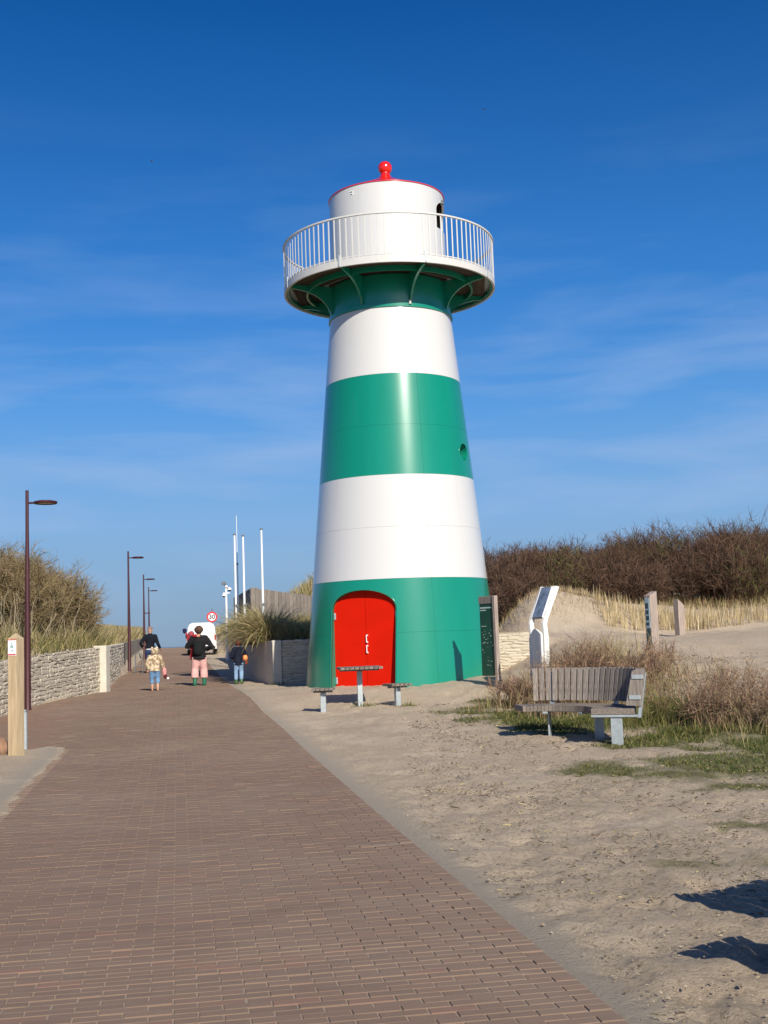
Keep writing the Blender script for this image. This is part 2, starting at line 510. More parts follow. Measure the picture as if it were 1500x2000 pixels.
def mixc(fac, a, bb):
    m_ = N.new('ShaderNodeMix'); m_.data_type = 'RGBA'
    if hasattr(fac, 'is_linked') or not isinstance(fac, float): L.new(fac, m_.inputs['Factor'])
    else: m_.inputs['Factor'].default_value = fac
    for k_, q in (('A', a), ('B', bb)):
        if isinstance(q, tuple): m_.inputs[k_].default_value = (*q, 1)
        else: L.new(q, m_.inputs[k_])
    return m_.outputs['Result']
n1 = noise(.9); n2 = noise(26, 10, .78); n3 = noise(95, 6, .75)
c = ramp(n1.outputs[0], [(.3, (.50, .405, .295)), (.5, (.56, .455, .335)), (.7, (.61, .505, .38))]).outputs[0]
fl = ramp(n2.outputs[0], [(.32, (.42, .38, .30)), (.5, (1, 1, 1)), (.75, (1.12, 1.1, 1.05))])
mm = N.new('ShaderNodeMix'); mm.data_type = 'RGBA'; mm.blend_type = 'MULTIPLY'; mm.inputs['Factor'].default_value = .75
L.new(c, mm.inputs['A']); L.new(fl.outputs[0], mm.inputs['B']); c = mm.outputs['Result']
spk = ramp(n3.outputs[0], [(.30, (.34, .30, .25)), (.40, (1, 1, 1)), (.72, (1.05, 1.05, 1.05))])
ms_ = N.new('ShaderNodeMix'); ms_.data_type = 'RGBA'; ms_.blend_type = 'MULTIPLY'; ms_.inputs['Factor'].default_value = .7
L.new(c, ms_.inputs['A']); L.new(spk.outputs[0], ms_.inputs['B']); c = ms_.outputs['Result']
c = mixc(sp.outputs[1], c, (.44, .38, .30))
mg = ramp(n2.outputs[0], [(.3, (.06, .075, .018)), (.55, (.12, .13, .035)), (.75, (.24, .21, .09))]).outputs[0]
sc_ = N.new('ShaderNodeMath'); sc_.operation = 'MULTIPLY'; sc_.inputs[1].default_value = .85
L.new(sp.outputs[0], sc_.inputs[0])
c = mixc(sc_.outputs[0], c, mg)
du = ramp(n2.outputs[0], [(.3, (.13, .11, .05)), (.7, (.34, .28, .16))]).outputs[0]
c = mixc(sp.outputs[2], c, du)
L.new(c, b.inputs['Base Color'])
b.inputs['Roughness'].default_value = .95
b.inputs['Specular IOR Level'].default_value = .15
ad = N.new('ShaderNodeMath'); ad.operation = 'MULTIPLY_ADD'; ad.inputs[1].default_value = .35
L.new(n3.outputs[0], ad.inputs[0]); L.new(n2.outputs[0], ad.inputs[2])
bp = N.new('ShaderNodeBump'); bp.inputs['Strength'].default_value = 1.0; bp.inputs['Distance'].default_value = .04
L.new(ad.outputs[0], bp.inputs['Height']); L.new(bp.outputs[0], b.inputs['Normal'])
ground = link('ground', np_mesh('ground', np.stack([GX.ravel(), GY.ravel(), GZ.ravel()], 1), F, sand, gcol, True))
tag(ground, 'trampled pale sand ground with dunes rising on both sides', 'ground', kind='structure')

# ---- the sea behind the dune crossing
sea_m = mat('sea_water', (.03, .07, .10), .25, bump=.3, bscale=.4)
sea = MB().add([(-40000, 135, -5.2), (40000, 135, -5.2), (40000, 50000, -5.2), (-40000, 50000, -5.2)], [(0, 1, 2, 3)]).build('sea', sea_m)
tag(sea, 'flat blue sea beyond the crest of the path', 'sea', kind='structure')

# ---- brick paving
ROW, LEN, JT = .0715, .203, .008
def brick_shader(name, perobj):
    m, nt, b = nodes_of(name)
    N, L = nt.nodes, nt.links
    g = N.new('ShaderNodeNewGeometry')
    if perobj:
        o = N.new('ShaderNodeObjectInfo'); rnd = o.outputs['Random']
    else:
        a = N.new('ShaderNodeAttribute'); a.attribute_name = 'tint'; rnd = a.outputs['Fac']
    r = N.new('ShaderNodeValToRGB'); L.new(rnd, r.inputs[0])
    st = [(0, (.155, .099, .070)), (.35, (.178, .113, .080)), (.65, (.195, .122, .086)), (.9, (.205, .120, .084)), (1, (.235, .120, .084))]
    r.color_ramp.elements[0].color = (*st[0][1], 1); r.color_ramp.elements[1].color = (*st[-1][1], 1)
    for p_, c_ in st[1:-1]: r.color_ramp.elements.new(p_).color = (*c_, 1)
    # sand dust trodden into the surface
    n = N.new('ShaderNodeTexNoise'); n.inputs['Scale'].default_value = 1.1; n.inputs['Detail'].default_value = 9; n.inputs['Roughness'].default_value = .68
    L.new(g.outputs['Position'], n.inputs[0])
    n2 = N.new('ShaderNodeTexNoise'); n2.inputs['Scale'].default_value = .23; n2.inputs['Detail'].default_value = 3
    L.new(g.outputs['Position'], n2.inputs[0])
    ad = N.new('ShaderNodeMath'); ad.operation = 'ADD'; L.new(n.outputs[0], ad.inputs[0]); L.new(n2.outputs[0], ad.inputs[1])
    mr = N.new('ShaderNodeMapRange'); mr.inputs['From Min'].default_value = .88; mr.inputs['From Max'].default_value = 1.35; mr.inputs['To Min'].default_value = .30; mr.inputs['To Max'].default_value = .85
    L.new(ad.outputs[0], mr.inputs[0])
    # less dust on the apron by the left wall
    mx = N.new('ShaderNodeMix'); mx.data_type = 'RGBA'
    L.new(mr.outputs[0], mx.inputs['Factor']); L.new(r.outputs[0], mx.inputs['A']); mx.inputs['B'].default_value = (.26, .197, .143, 1)
    mpn = N.new('ShaderNodeMapping'); mpn.inputs['Rotation'].default_value = (0, 0, -PA); mpn.inputs['Scale'].default_value = (.55, 1.6, 1)
    L.new(g.outputs['Position'], mpn.inputs[0])
    n4 = N.new('ShaderNodeTexNoise'); n4.inputs['Scale'].default_value = 1.0; n4.inputs['Detail'].default_value = 10; n4.inputs['Roughness'].default_value = .72
    L.new(mpn.outputs[0], n4.inputs[0])
    m4 = N.new('ShaderNodeMapRange'); m4.inputs['From Min'].default_value = .605; m4.inputs['From Max'].default_value = .70; m4.inputs['To Max'].default_value = .75
    L.new(n4.outputs[0], m4.inputs[0])
    mx4 = N.new('ShaderNodeMix'); mx4.data_type = 'RGBA'; L.new(m4.outputs[0], mx4.inputs['Factor']); L.new(mx.outputs['Result'], mx4.inputs['A']); mx4.inputs['B'].default_value = (.36, .29, .21, 1)
    L.new(mx4.outputs['Result'], b.inputs['Base Color'])
    b.inputs['Roughness'].default_value = .85
    b.inputs['Specular IOR Level'].default_value = .25
    nb = N.new('ShaderNodeTexNoise'); nb.inputs['Scale'].default_value = 90; L.new(g.outputs['Position'], nb.inputs[0])
    bp = N.new('ShaderNodeBump'); bp.inputs['Strength'].default_value = .35; bp.inputs['Distance'].default_value = .004
    L.new(nb.outputs[0], bp.inputs['Height']); L.new(bp.outputs[0], b.inputs['Normal'])
    return m
M['brick'] = brick_shader('brick', False)
M['brick_single'] = brick_shader('brick_single', True)
M['joint_sand'] = mat('joint_sand', (.30, .235, .175), .95, var=.15, vscale=5)

# bedding sheet: strip by strip along the path
bv, bf = [], []
us = np.concatenate([np.arange(-3, 30, .5), np.arange(30, 108, 1.5)])
for i, yy in enumerate(us):
    xr = (v_right(yy) - yy * SA) / CA
    xl_ = wl(yy) + .02 if yy > 17.6 else (V_L - yy * SA) / CA
    for k_ in range(7):
        xx = xl_ + (xr - xl_) * k_ / 6
        bv.append((xx, yy, H(xx, yy) + .004))
    if i:
        for k_ in range(6):
            a_ = (i - 1) * 7 + k_
            bf.append((a_, a_ + 1, a_ + 8, a_ + 7))
path = MB().add(bv, bf).build('path', M['joint_sand'])
tag(path, 'long straight path of red brown bricks leading to the dune crest', 'path', kind='structure')

# every brick: u along the path, v across it, running bond
u = np.arange(3.0, 106.0, ROW)
bricks = []
for i, uu in enumerate(u):
    o = (i % 2) * LEN / 2 + RNG.normal(0, .002)
    vv = V_R + JT / 2 - LEN / 2 - np.arange(0, 10.0, LEN) + (i % 2) * LEN / 2 + RNG.normal(0, .0015)
    bricks.append(np.stack([np.full(len(vv), uu), vv], 1))
bricks = np.concatenate(bricks)
bx_ = bricks[:, 1] * CA - bricks[:, 0] * SA
by_ = bricks[:, 1] * SA + bricks[:, 0] * CA
keep = (path_in(bx_, by_) > -.07) & (bricks[:, 1] - LEN / 2 < v_right(by_) - .03) & ((by_ < 17.6) | (bx_ > wl(by_) + .06)) & ((by_ > 17.8) | (bricks[:, 1] > V_L + .06)) & (np.abs(bx_) < .36 * by_ + 1.2)
bricks, bx_, by_ = bricks[keep], bx_[keep], by_[keep]
# trim brick length at the straight right edge so that it ends flush
half = np.full(len(bricks), (LEN - JT) / 2)
cen_v = bricks[:, 1].copy()
over = cen_v + half - v_right(by_)
t_ = over > 0
half[t_] -= over[t_] / 2; cen_v[t_] -= over[t_] / 2
bx_ = cen_v * CA - bricks[:, 0] * SA; by_ = cen_v * SA + bricks[:, 0] * CA
bz_ = h(bx_, by_) + .009 + RNG.normal(0, .0015, len(bricks))
tint = np.clip(RNG.beta(2.2, 2.2, len(bricks)) + .22 * sstep(-1.6, -2.4, cen_v) + .15 * sstep(1.2, 1.6, cen_v), 0, 1)
vis = (np.abs(bx_) < .335 * by_) & (by_ > 4.62)
order = np.argsort(np.where(vis, by_, 1e6))
single = order[:300]
rest = np.setdiff1d(np.arange(len(bricks)), single)
# unit brick shared by the single ones: top edges chamfered
hb, hw = (LEN - JT) / 2, (ROW - .0045) / 2
ub = MB().add([(sx * hb, sy * hw, -.02) for sx, sy in ((-1, -1), (1, -1), (1, 1), (-1, 1))]
              + [(sx * hb, sy * hw, -.002) for sx, sy in ((-1, -1), (1, -1), (1, 1), (-1, 1))]
              + [(sx * (hb - .003), sy * (hw - .003), 0) for sx, sy in ((-1, -1), (1, -1), (1, 1), (-1, 1))],
              [(0, 1, 5, 4), (1, 2, 6, 5), (2, 3, 7, 6), (3, 0, 4, 7), (4, 5, 9, 8), (5, 6, 10, 9), (6, 7, 11, 10), (7, 4, 8, 11), (8, 9, 10, 11)]).mesh('brick', M['brick_single'])
for i in single:
    link('brick', ub, path, (bx_[i], by_[i], bz_[i]), (RNG.normal(0, .006), RNG.normal(0, .003), PA + RNG.normal(0, .004)), (half[i] / hb, 1, 1))
r_ = rest
ax = np.stack([np.full(len(r_), CA), np.full(len(r_), SA)], 1) * half[r_, None]
ay = np.stack([np.full(len(r_), -SA), np.full(len(r_), CA)], 1) * hw
cx = np.stack([bx_[r_], by_[r_]], 1)
cs = [cx - ax - ay, cx + ax - ay, cx + ax + ay, cx - ax + ay]
slope = (h(bx_[r_], by_[r_] + .5) - h(bx_[r_], by_[r_] - .5))
tilt = RNG.normal(0, .006, len(r_))
top = [np.column_stack([q, bz_[r_] + (slope + tilt) * (q[:, 1] - by_[r_])]) for q in cs]
bot = [q - np.array([0, 0, .012]) for q in top]
V = np.concatenate(top + bot)
n_ = len(r_); I = np.arange(n_)
T = lambda k_: I + k_ * n_
F = np.concatenate([np.stack([T(0), T(1), T(2), T(3)], 1), np.stack([T(4), T(5), T(1), T(0)], 1), np.stack([T(5), T(6), T(2), T(1)], 1), np.stack([T(7), T(4), T(0), T(3)], 1)])
bm_ = np_mesh('bricks', V, F, M['brick'])
at = bm_.attributes.new('tint', 'FLOAT', 'FACE')
at.data.foreach_set('value', np.tile(tint[r_], 4).astype(np.float32))
br = link('bricks', bm_, path)
tag(br, kind='stuff')

# ------------------------------------------------------------------ lighthouse
TX, TY = .32, 28.5
tower = empty('lighthouse', (TX, TY, H(TX, TY)))
tag(tower, 'tall green and white banded lighthouse with red arched door and white gallery', 'lighthouse')
TZ0 = tower.location.z
def tpart(mb, name, m, parent=None, smooth=None):
    """geometry given with absolute z, origin on the tower axis"""
    o = mb.build(name, m, parent or tower, smooth)
    if parent is None: o.location = (0, 0, -TZ0)
    return o
def RT(z): return 2.33 - .0945 * z
SEAM = math.radians(19)
def ring(z0, z1, r0, r1, th=.05, gap=.003, n=192, seam=SEAM):
    """one course of shell plates with an open vertical seam"""
    mb = MB()
    a0 = seam + gap / 2 / r0; a1 = seam + 2 * math.pi - gap / 2 / r0
    vs, fs = [], []
    for i in range(n + 1):
        t = a0 + (a1 - a0) * i / n
        s, c = math.sin(t), -math.cos(t)
        for r, z in ((r0, z0), (r1, z1), (r1 - th, z1), (r0 - th, z0)):
            vs.append((r * s, r * c, z))
    for i in range(n):
        for k in range(4):
            q = (k + 1) % 4
            fs.append((i * 4 + k, (i + 1) * 4 + k, (i + 1) * 4 + q, i * 4 + q))
    fs.append((0, 1, 2, 3)); fs.append((n * 4 + 3, n * 4 + 2, n * 4 + 1, n * 4))
    return mb.add(vs, fs)
def carve(mesh_a, mesh_b, m, sharp=35):
    """mesh_a minus mesh_b"""
    A = link('carve_a', mesh_a); B = link('carve_b', mesh_b)
    md = A.modifiers.new('b', 'BOOLEAN'); md.object = B; md.operation = 'DIFFERENCE'; md.solver = 'EXACT'
    bpy.context.view_layer.update()
    dg = bpy.context.evaluated_depsgraph_get()
    me = bpy.data.meshes.new_from_object(A.evaluated_get(dg))
    bpy.data.objects.remove(A); bpy.data.objects.remove(B)
    me.materials.clear(); me.materials.append(m)
    me.polygons.foreach_set('use_smooth', [True] * len(me.polygons))
    me.polygons.foreach_set('material_index', [0] * len(me.polygons))
    me.set_sharp_from_angle(angle=math.radians(sharp))
    return me
# door opening: profile (s across, z up) in the door's own plane
PHI = math.radians(-25.3)
DN = Vector((math.sin(PHI), -math.cos(PHI), 0)); DS = Vector((math.cos(PHI), math.sin(PHI), 0))
DW, DZ0, DZS, DRISE = .79, .42, 2.16, .44
def arch(w, zb, zs, rise, n=28):
    p = [(-w, zb), (w, zb)]
    for i in range(n + 1):
        t = math.pi * i / n
        c, s = math.cos(t), math.sin(t)
        p.append((w * c, zs + rise * abs(s) ** .92))
    return p
def dpt(s, z, t): return DS * s + DN * t + Vector((0, 0, z))
cut = MB().prism(arch(DW, DZ0 - .6, DZS, DRISE), 1.0, 3.2, dpt).mesh('cut')
G = .003
courses = [(.1, 1.64, 'green_paint'), (1.64, 2.83, 'green_paint'), (2.83, 3.99, 'white_paint'), (3.99, 5.17, 'white_paint'), (5.17, 6.32, 'green_paint'), (6.32, 7.52, 'green_paint'), (7.52, 9.11, 'white_paint')]
# porthole cutter
PPH, PPZ = math.radians(62), 5.76
PN = Vector((math.sin(PPH), -math.cos(PPH), 0)); PS = Vector((math.cos(PPH), math.sin(PPH), 0))
def ppt(s, z, t): return PS * s + PN * t + Vector((0, 0, PPZ + z))
circ = [(.195 * math.cos(2 * math.pi * i / 32), .195 * math.sin(2 * math.pi * i / 32)) for i in range(32)]
pcut = MB().prism(circ, 1.2, 2.4, ppt).mesh('pcut')
for i, (z0, z1, mn) in enumerate(courses):
    a, b_ = z0 + G / 2, z1 - G / 2
    rg = ring(a, b_, RT(a), RT(b_))
    if i < 2:
        me = carve(rg.mesh('shell_course'), cut.copy(), M[mn])
        o = link('shell_course', me, tower, (0, 0, -TZ0))
    elif i == 4:
        me = carve(rg.mesh('shell_course'), pcut.copy(), M[mn])
        o = link('shell_course', me, tower, (0, 0, -TZ0))
    else:
        tpart(rg, 'shell_course', M[mn], smooth=35)
# dark core seen through seams and openings
core = MB().lathe([(1.86, .1), (1.78, 2.2), (RT(2.7) - .2, 2.7), (RT(9.1) - .11, 9.1)], 64)
tpart(core, 'inner_shell', M['shell_inside'], smooth=40)
# door reveal, leaves, handles, hinges
DP = 1.90
prof = arch(DW, DZ0, DZS, DRISE)[1:] + [(-DW, DZ0)]
vs, fs = [], []
for s, z in prof:
    d1 = math.sqrt(max(RT(z) ** 2 - s * s, .1)) + .010
    for (ds, d) in ((0, DP - .04), (0, d1), (.022, d1), (.022, DP - .04)):
        f_ = 1 + ds / DW
        vs.append(dpt(s * f_, z + (ds if z > DZS else 0) * max(0, (z - DZS) / DRISE), d))
n = len(prof)
for i in range(n - 1):
    for k in range(3):
        fs.append((i * 4 + k, (i + 1) * 4 + k, (i + 1) * 4 + k + 1, i * 4 + k + 1))
tpart(MB().add(vs, fs), 'door_frame', M['green_paint'], smooth=40)
for side in (-1, 1):
    pts = [(s, z) for s, z in arch(DW - .004, DZ0, DZS, DRISE - .004) if s * side >= -1e-6]
    lo, hi = [q for q in pts if q[1] <= DZ0 + 1e-6], [q for q in pts if q[1] > DZ0 + 1e-6]
    top_mid = (side * .005, DZS + DRISE - .004)
    hi = sorted(hi, key=lambda q: -abs(q[0]))
    poly = [(side * .005, DZ0)] + [(side * (DW - .004), DZ0)] + [q for q in hi if abs(q[0]) > .02] + [top_mid]
    leaf = tpart(MB().prism(poly, DP - .05, DP, dpt), 'door_leaf', M['red_paint'], smooth=30)
    if side == 1:
        for zc in (1.53, 1.30):
            hb_ = MB().tube([dpt(.03, zc - .075, DP), dpt(.03, zc - .075, DP + .05), dpt(.03, zc + .075, DP + .05), dpt(.03, zc + .075, DP)], .010, 8)
            hb_.box(dpt(.03, zc - .075, DP + .004), (.03, .03, .03), PHI).box(dpt(.03, zc + .075, DP + .004), (.03, .03, .03), PHI)
            hb_.build('handle', M['white_metal'], leaf, 40)
    for zc in (2.05, .62):
        MB().box(dpt(side * (DW - .03), zc, DP + .012), (.045, .025, .15), PHI, .004).build('hinge', M['galvanised'], leaf)
tpart(MB().prism([(-DW, .30), (DW, .30), (DW, DZ0 - .003), (-DW, DZ0 - .003)], DP - .3, DP + .16, dpt), 'threshold', M['steel_dark'])
# porthole ring and pane
po = []
pr = MB()
for r_, t_ in ((.20, RT(PPZ) + .004), (.20, RT(PPZ) - .17), (.165, RT(PPZ) - .17), (.165, RT(PPZ) - .02)):
    po.append([ppt(r_ * math.cos(2 * math.pi * i / 32), r_ * math.sin(2 * math.pi * i / 32), t_) for i in range(32)])
vs = [q for r_ in po for q in r_]
fs = [(k * 32 + i, k * 32 + (i + 1) % 32, (k + 1) * 32 + (i + 1) % 32, (k + 1) * 32 + i) for k in range(3) for i in range(32)]
pw = tpart(MB().add(vs, fs), 'porthole', M['green_paint'], smooth=40)
MB().prism([(q[0] * .86, q[1] * .86) for q in circ], RT(PPZ) - .16, RT(PPZ) - .15, ppt).build('pane', M['glass_dark'], pw)
# collar under the gallery, with its lower lip
tpart(ring(9.114, 9.90, 1.462, 1.44), 'collar', M['green_paint'], smooth=35)
tpart(MB().lathe([(1.45, 9.10), (1.50, 9.112), (1.50, 9.20), (1.45, 9.21)], 128), 'collar_lip', M['green_paint'], smooth=25)
# gallery
RG, ZG = 2.55, 9.86
tpart(MB().lathe([(RG, ZG - .035), (RG, ZG + .125), (RG - .05, ZG + .125), (RG - .05, ZG - .035)], 160, closed=True), 'gallery_rim', M['rail_white'], smooth=35)
tpart(MB().lathe([(RG - .052, ZG + .004), (RG - .052, ZG + .09), (RG - .11, ZG + .09), (RG - .11, ZG + .004)], 120, closed=True), 'ring_beam', M['green_paint'], smooth=35)
tpart(MB().lathe([(2.02, ZG - .06), (2.02, ZG + .058), (1.97, ZG + .058), (1.97, ZG - .06)], 120, closed=True), 'ring_beam', M['green_paint'], smooth=35)
for k in range(8):                                      # deck boards laid straight between the brackets
    a0 = math.radians(18.6 + 45 * k); a1 = a0 + math.radians(45)
    for j in range(7):
        r0 = 1.46 + j * .148; r1 = r0 + .138
        q = []
        for z in (ZG + .062, ZG + .10):
            for r, a in ((r0, a0 + .006), (r0, a1 - .006), (r1, a1 - .006), (r1, a0 + .006)):
                rr = min(r / (math.cos(math.radians(22.5)) if j else 1) * .955, RG - .06)
                q.append((rr * math.sin(a), -rr * math.cos(a), z))
        tpart(MB().add(q, [(0, 1, 2, 3), (7, 6, 5, 4), (0, 4, 5, 1), (1, 5, 6, 2), (2, 6, 7, 3), (3, 7, 4, 0)]), 'deck_board', M['deck_wood'])
tpart(MB().lathe([(1.38, ZG + .105), (RG - .055, ZG + .105), (RG - .055, ZG + .118), (1.38, ZG + .118)], 120, closed=True), 'deck_plate', M['galvanised'])
bp_ = [(1.44, ZG + .055), (RG - .115, ZG + .055), (RG - .115, ZG - .03)]
crv = []
for i in range(13):
    t = i / 12
    r = (RG - .115) * (1 - t) ** 2 + 2 * (1 - t) * t * 1.62 + 1.50 * t * t
    z = (ZG - .03) * (1 - t) ** 2 + 2 * (1 - t) * t * (ZG - .10) + 9.23 * t * t
    crv.append((r, z))
bp_ += crv[1:] + [(1.44, 9.23)]
bmesh_b = MB().prism(bp_, -.006, .006, lambda r, z, t: Vector((t, -r, z)))
fl_ = MB()
vs, fs = [], []
for r, z in crv:
    for sx in (-.028, .028):
        vs.append((sx, -r, z - .001)); vs.append((sx, -r, z - .011))
for i in range(len(crv) - 1):
    a = i * 4
    for k, q in ((0, 2), (2, 3), (3, 1), (1, 0)):
        fs.append((a + k, a + q, a + 4 + q, a + 4 + k))
fl_.add(vs, fs)
me1, me2 = bmesh_b.mesh('bracket', M['green_paint']), fl_.mesh('flange', M['green_paint'])
for k in range(8):
    o = link('bracket', me1, tower, (0, 0, -TZ0), (0, 0, math.radians(18.6 + 45 * k)))
    link('flange', me2, o)
# railing
bal = MB().box((0, -(RG - .012), ZG + .125 + .47), (.034, .012, .99), bev=.003).mesh('baluster', M['rail_white'])
for k in range(108):
    link('baluster', bal, tower, (0, 0, -TZ0), (0, 0, math.radians(k * 360 / 108 + 1.2)))
tpart(MB().lathe([(RG + .012, ZG + 1.085), (RG + .012, ZG + 1.12), (RG - .04, ZG + 1.12), (RG - .04, ZG + 1.085)], 160, closed=True), 'top_rail', M['rail_white'], smooth=35)
tpart(MB().lathe([(RG - .02, ZG + .15), (RG - .02, ZG + .175), (RG - .04, ZG + .175), (RG - .04, ZG + .15)], 160, closed=True), 'bottom_rail', M['rail_white'], smooth=35)
for k in range(8):
    a = math.radians(18.6 + 45 * k)
    o = tpart(MB().box((RG * math.sin(a), -(RG + .004) * math.cos(a), ZG + .10), (.05, .02, .26), a, .004), 'rail_clamp', M['galvanised'])
tpart(MB().tube([(1.515 * math.sin(.30), -1.515 * math.cos(.30), 9.16), (1.515 * math.sin(.30), -1.515 * math.cos(.30), 9.25)], .03, 10), 'cable_gland', M['rail_white'], smooth=40)
# lantern room with its doorway
LPH0, LPH1 = math.radians(57), math.radians(100)
lr = ring(ZG + .12, 12.13, 1.40, 1.40, .05, seam=math.radians(150))
am = (LPH0 + LPH1) / 2
LN = Vector((math.sin(am), -math.cos(am), 0)); LS = Vector((math.cos(am), math.sin(am), 0))
lw = 1.4 * math.sin((LPH1 - LPH0) / 2)
lcut = MB().prism(arch(lw, 11.2, 11.62, .30), .7, 2.0, lambda s, z, t: LS * s + LN * t + Vector((0, 0, z))).mesh('lcut')
me = carve(lr.mesh('lantern_wall'), lcut, M['white_paint'])
lant = link('lantern_wall', me, tower, (0, 0, -TZ0))
tpart(MB().lathe([(1.2, ZG + .125), (1.2, 12.0)], 48), 'lantern_lining', M['shell_inside'], smooth=40)
tpart(MB().lathe([(1.405, 12.128), (1.42, 12.132), (1.42, 12.15), (1.30, 12.20), (.42, 12.60), (.24, 12.69), (.15, 12.76), (.11, 12.84), (.11, 12.90)], 96), 'roof', M['red_gloss'], smooth=30)
bl = [(.02, 12.835)] + [(.172 * math.sin(math.pi * i / 24), 13.0 - .172 * math.cos(math.pi * i / 24)) for i in range(2, 24)] + [(.001, 13.172)]
tpart(MB().lathe(bl, 40), 'ball_finial', M['red_gloss'], smooth=60)
def on_lantern(phi, z, s, r=1.405):
    return (r * math.sin(phi), -r * math.cos(phi), z)
wlp = tpart(MB().box(on_lantern(math.radians(70), 11.90, 0, 1.43), (.07, .06, .11), math.radians(70), .01), 'wall_lamp', M['steel_dark'])
pa = math.asin((-.51 - TX) / 1.40)
plq = tpart(MB().box(on_lantern(pa, 11.965, 0, 1.402), (.115, .006, .11), pa), 'maker_plate', M['sign_white'])
for dz, w in ((.026, .085), (-.028, .07)):
    MB().box(on_lantern(pa, 11.965 + dz, 0, 1.407), (w, .004, .02), pa).build('print_line', M['sign_dark'], plq)

# ------------------------------------------------------------------ slatted tables and seats
def slat_table(name, x, y, rz, nsl, w, d, ht, label, cat, group=None, leg=.10, zoff=0, th=.045):
    t = empty(name, (x, y, H(x, y) + zoff), rz)
    tag(t, label, cat, group)
    pitch = w / nsl
    sl = MB().box((0, 0, 0), (pitch - .013, d, th), bev=.005).mesh('slat', M['grey_wood_flat'])
    for i in range(nsl):
        link('slat', sl, t, (-w / 2 + pitch * (i + .5), random.uniform(-.004, .004), ht - th / 2 + random.uniform(-.002, .002)))
    MB().box((0, 0, ht - th - .02), (w - .06, .07, .035)).build('crossbar', M['steel_dark'], t)
    MB().box((0, 0, (ht - th - .04) / 2 - .06), (leg, leg, ht - th - .04 + .12), bev=.006).build('leg', M['galvanised'], t)
    return t
slat_table('picnic_table', -.593, 23.83, math.radians(6.5), 9, .83, 1.12, .755, 'small slatted table on a single steel post before the red door', 'table')
slat_table('slatted_stool', -1.252, 22.65, math.radians(-2), 5, .42, .44, .46, 'grey slatted stool set straight, its shadow reaching the sandy path edge', 'stool', 'stools around the slatted table')
slat_table('slatted_stool', .137, 23.42, math.radians(24), 5, .44, .46, .44, 'grey slatted stool turned askew in front of the green tower wall', 'stool', 'stools around the slatted table')
# the second set, whose shadows reach in from beside the view
slat_table('picnic_table', 2.575, 5.50, math.radians(31), 9, .83, 1.15, .755, 'slatted table whose broad plain edged shadow falls on the sand', 'table')
slat_table('slatted_stool', 1.855, 5.03, math.radians(31), 5, .42, .46, .46, 'slatted stool whose tooth edged shadow falls on the sand', 'stool')

# ------------------------------------------------------------------ curved bench
BX, BY = 1.90, 16.12
bench = empty('curved_bench', (BX, BY, H(2.6, 16.6)))
tag(bench, 'curved bench of weathered grey slats on steel legs beside the dry shrubs', 'bench')
NB = 28
A0, A1 = math.radians(-24), math.radians(84)
def bpol(r, a, z): return Vector((r * math.cos(a), r * math.sin(a), z))
RI, RO, ZS = .76, 1.32, .46
da = (A1 - A0) / NB
seat = empty('seat', (0, 0, 0), 0, bench)
back = empty('backrest', (0, 0, 0), 0, bench)
sv = MB()
g_ = .0025
q = []
for z in (ZS - .075, ZS):
    for r, s in ((RI, -1), (RO, -1), (RO, 1), (RI, 1)):
        half_ = r * da / 2 - g_
        q.append((r, s * half_, z))
seat_me = MB().add(q, [(0, 3, 2, 1), (4, 5, 6, 7), (0, 1, 5, 4), (1, 2, 6, 5), (2, 3, 7, 6), (3, 0, 4, 7)]).mesh('seat_slat', M['grey_wood_flat'])
lean = .17
bs = MB()
pl = [(-.0335, .50), (.0335, .50), (.0335, .955), (-.0335, .955)]
bs_me = MB().prism([(s, z) for s, z in pl], 0, .045, lambda s, z, t: Vector((RO + .015 + t + (z - .5) * lean, s * (1 + (z - .5) * lean / 1.35), z))).mesh('back_slat', M['grey_wood'])
for i in range(NB + 3):
    a = A0 + da * (i + .5)
    link('seat_slat', seat_me, seat, (0, 0, random.uniform(-.002, .002)), (0, 0, a))
    if 1 <= i < NB:
        link('back_slat', bs_me, back, (0, 0, random.uniform(-.004, .004)), (0, 0, a))
# wide rounded end boards, standing across each end
def end_board(a, name):
    pts = [(RO - .10, .50), (RO + .10, .49), (RO + .10 + .42 * lean, .91), (RO + .075 + .46 * lean, .955), (RO - .015 + .46 * lean, .965), (RO - .07 + .42 * lean, .93)]
    o = MB().prism(pts, -.022, .022, lambda r, z, t: Vector((r, t, z))).build(name, M['grey_wood'], bench)
    o.rotation_euler = (0, 0, a)
    return o
eb = end_board(A0 + .01, 'end_board')
for a in (A0 + .03, (A0 + A1) / 2, A1 - .2):
    L_ = empty('leg', (0, 0, 0), a, bench)
    MB().box((1.08, 0, ZS - .075 - .02), (.64, .07, .03), bev=.003).build('seat_bearer', M['galvanised'], L_)
    MB().box((1.08, 0, (ZS - .10) / 2 - .07), (.15, .022, ZS - .10 + .14), bev=.003).build('leg_plate', M['galvanised'], L_)
    MB().prism([(RO + .040, .34), (RO + .080, .34), (RO + .108 + .40 * lean, .90), (RO + .068 + .40 * lean, .90)], -.03, .03, lambda r, z, t: Vector((r, t, z))).build('back_support', M['galvanised'], L_)
for zc, rr in ((.86, RO + .115), (.60, RO + .07)):
    o = MB().box((rr - .045, -.03, zc), (.15, .012, .055), bev=.003).build('end_bracket', M['galvanised'], eb)
for r_, z_ in ((RI + .12, ZS - .10), (RO - .1, ZS - .10)):
    pts = [bpol(r_, A0 + .05 + (A1 - A0 - .1) * i / 16, z_ + .02) for i in range(17)]
    MB().tube(pts, .016, 8).build('seat_rail', M['galvanised'], bench, 50)

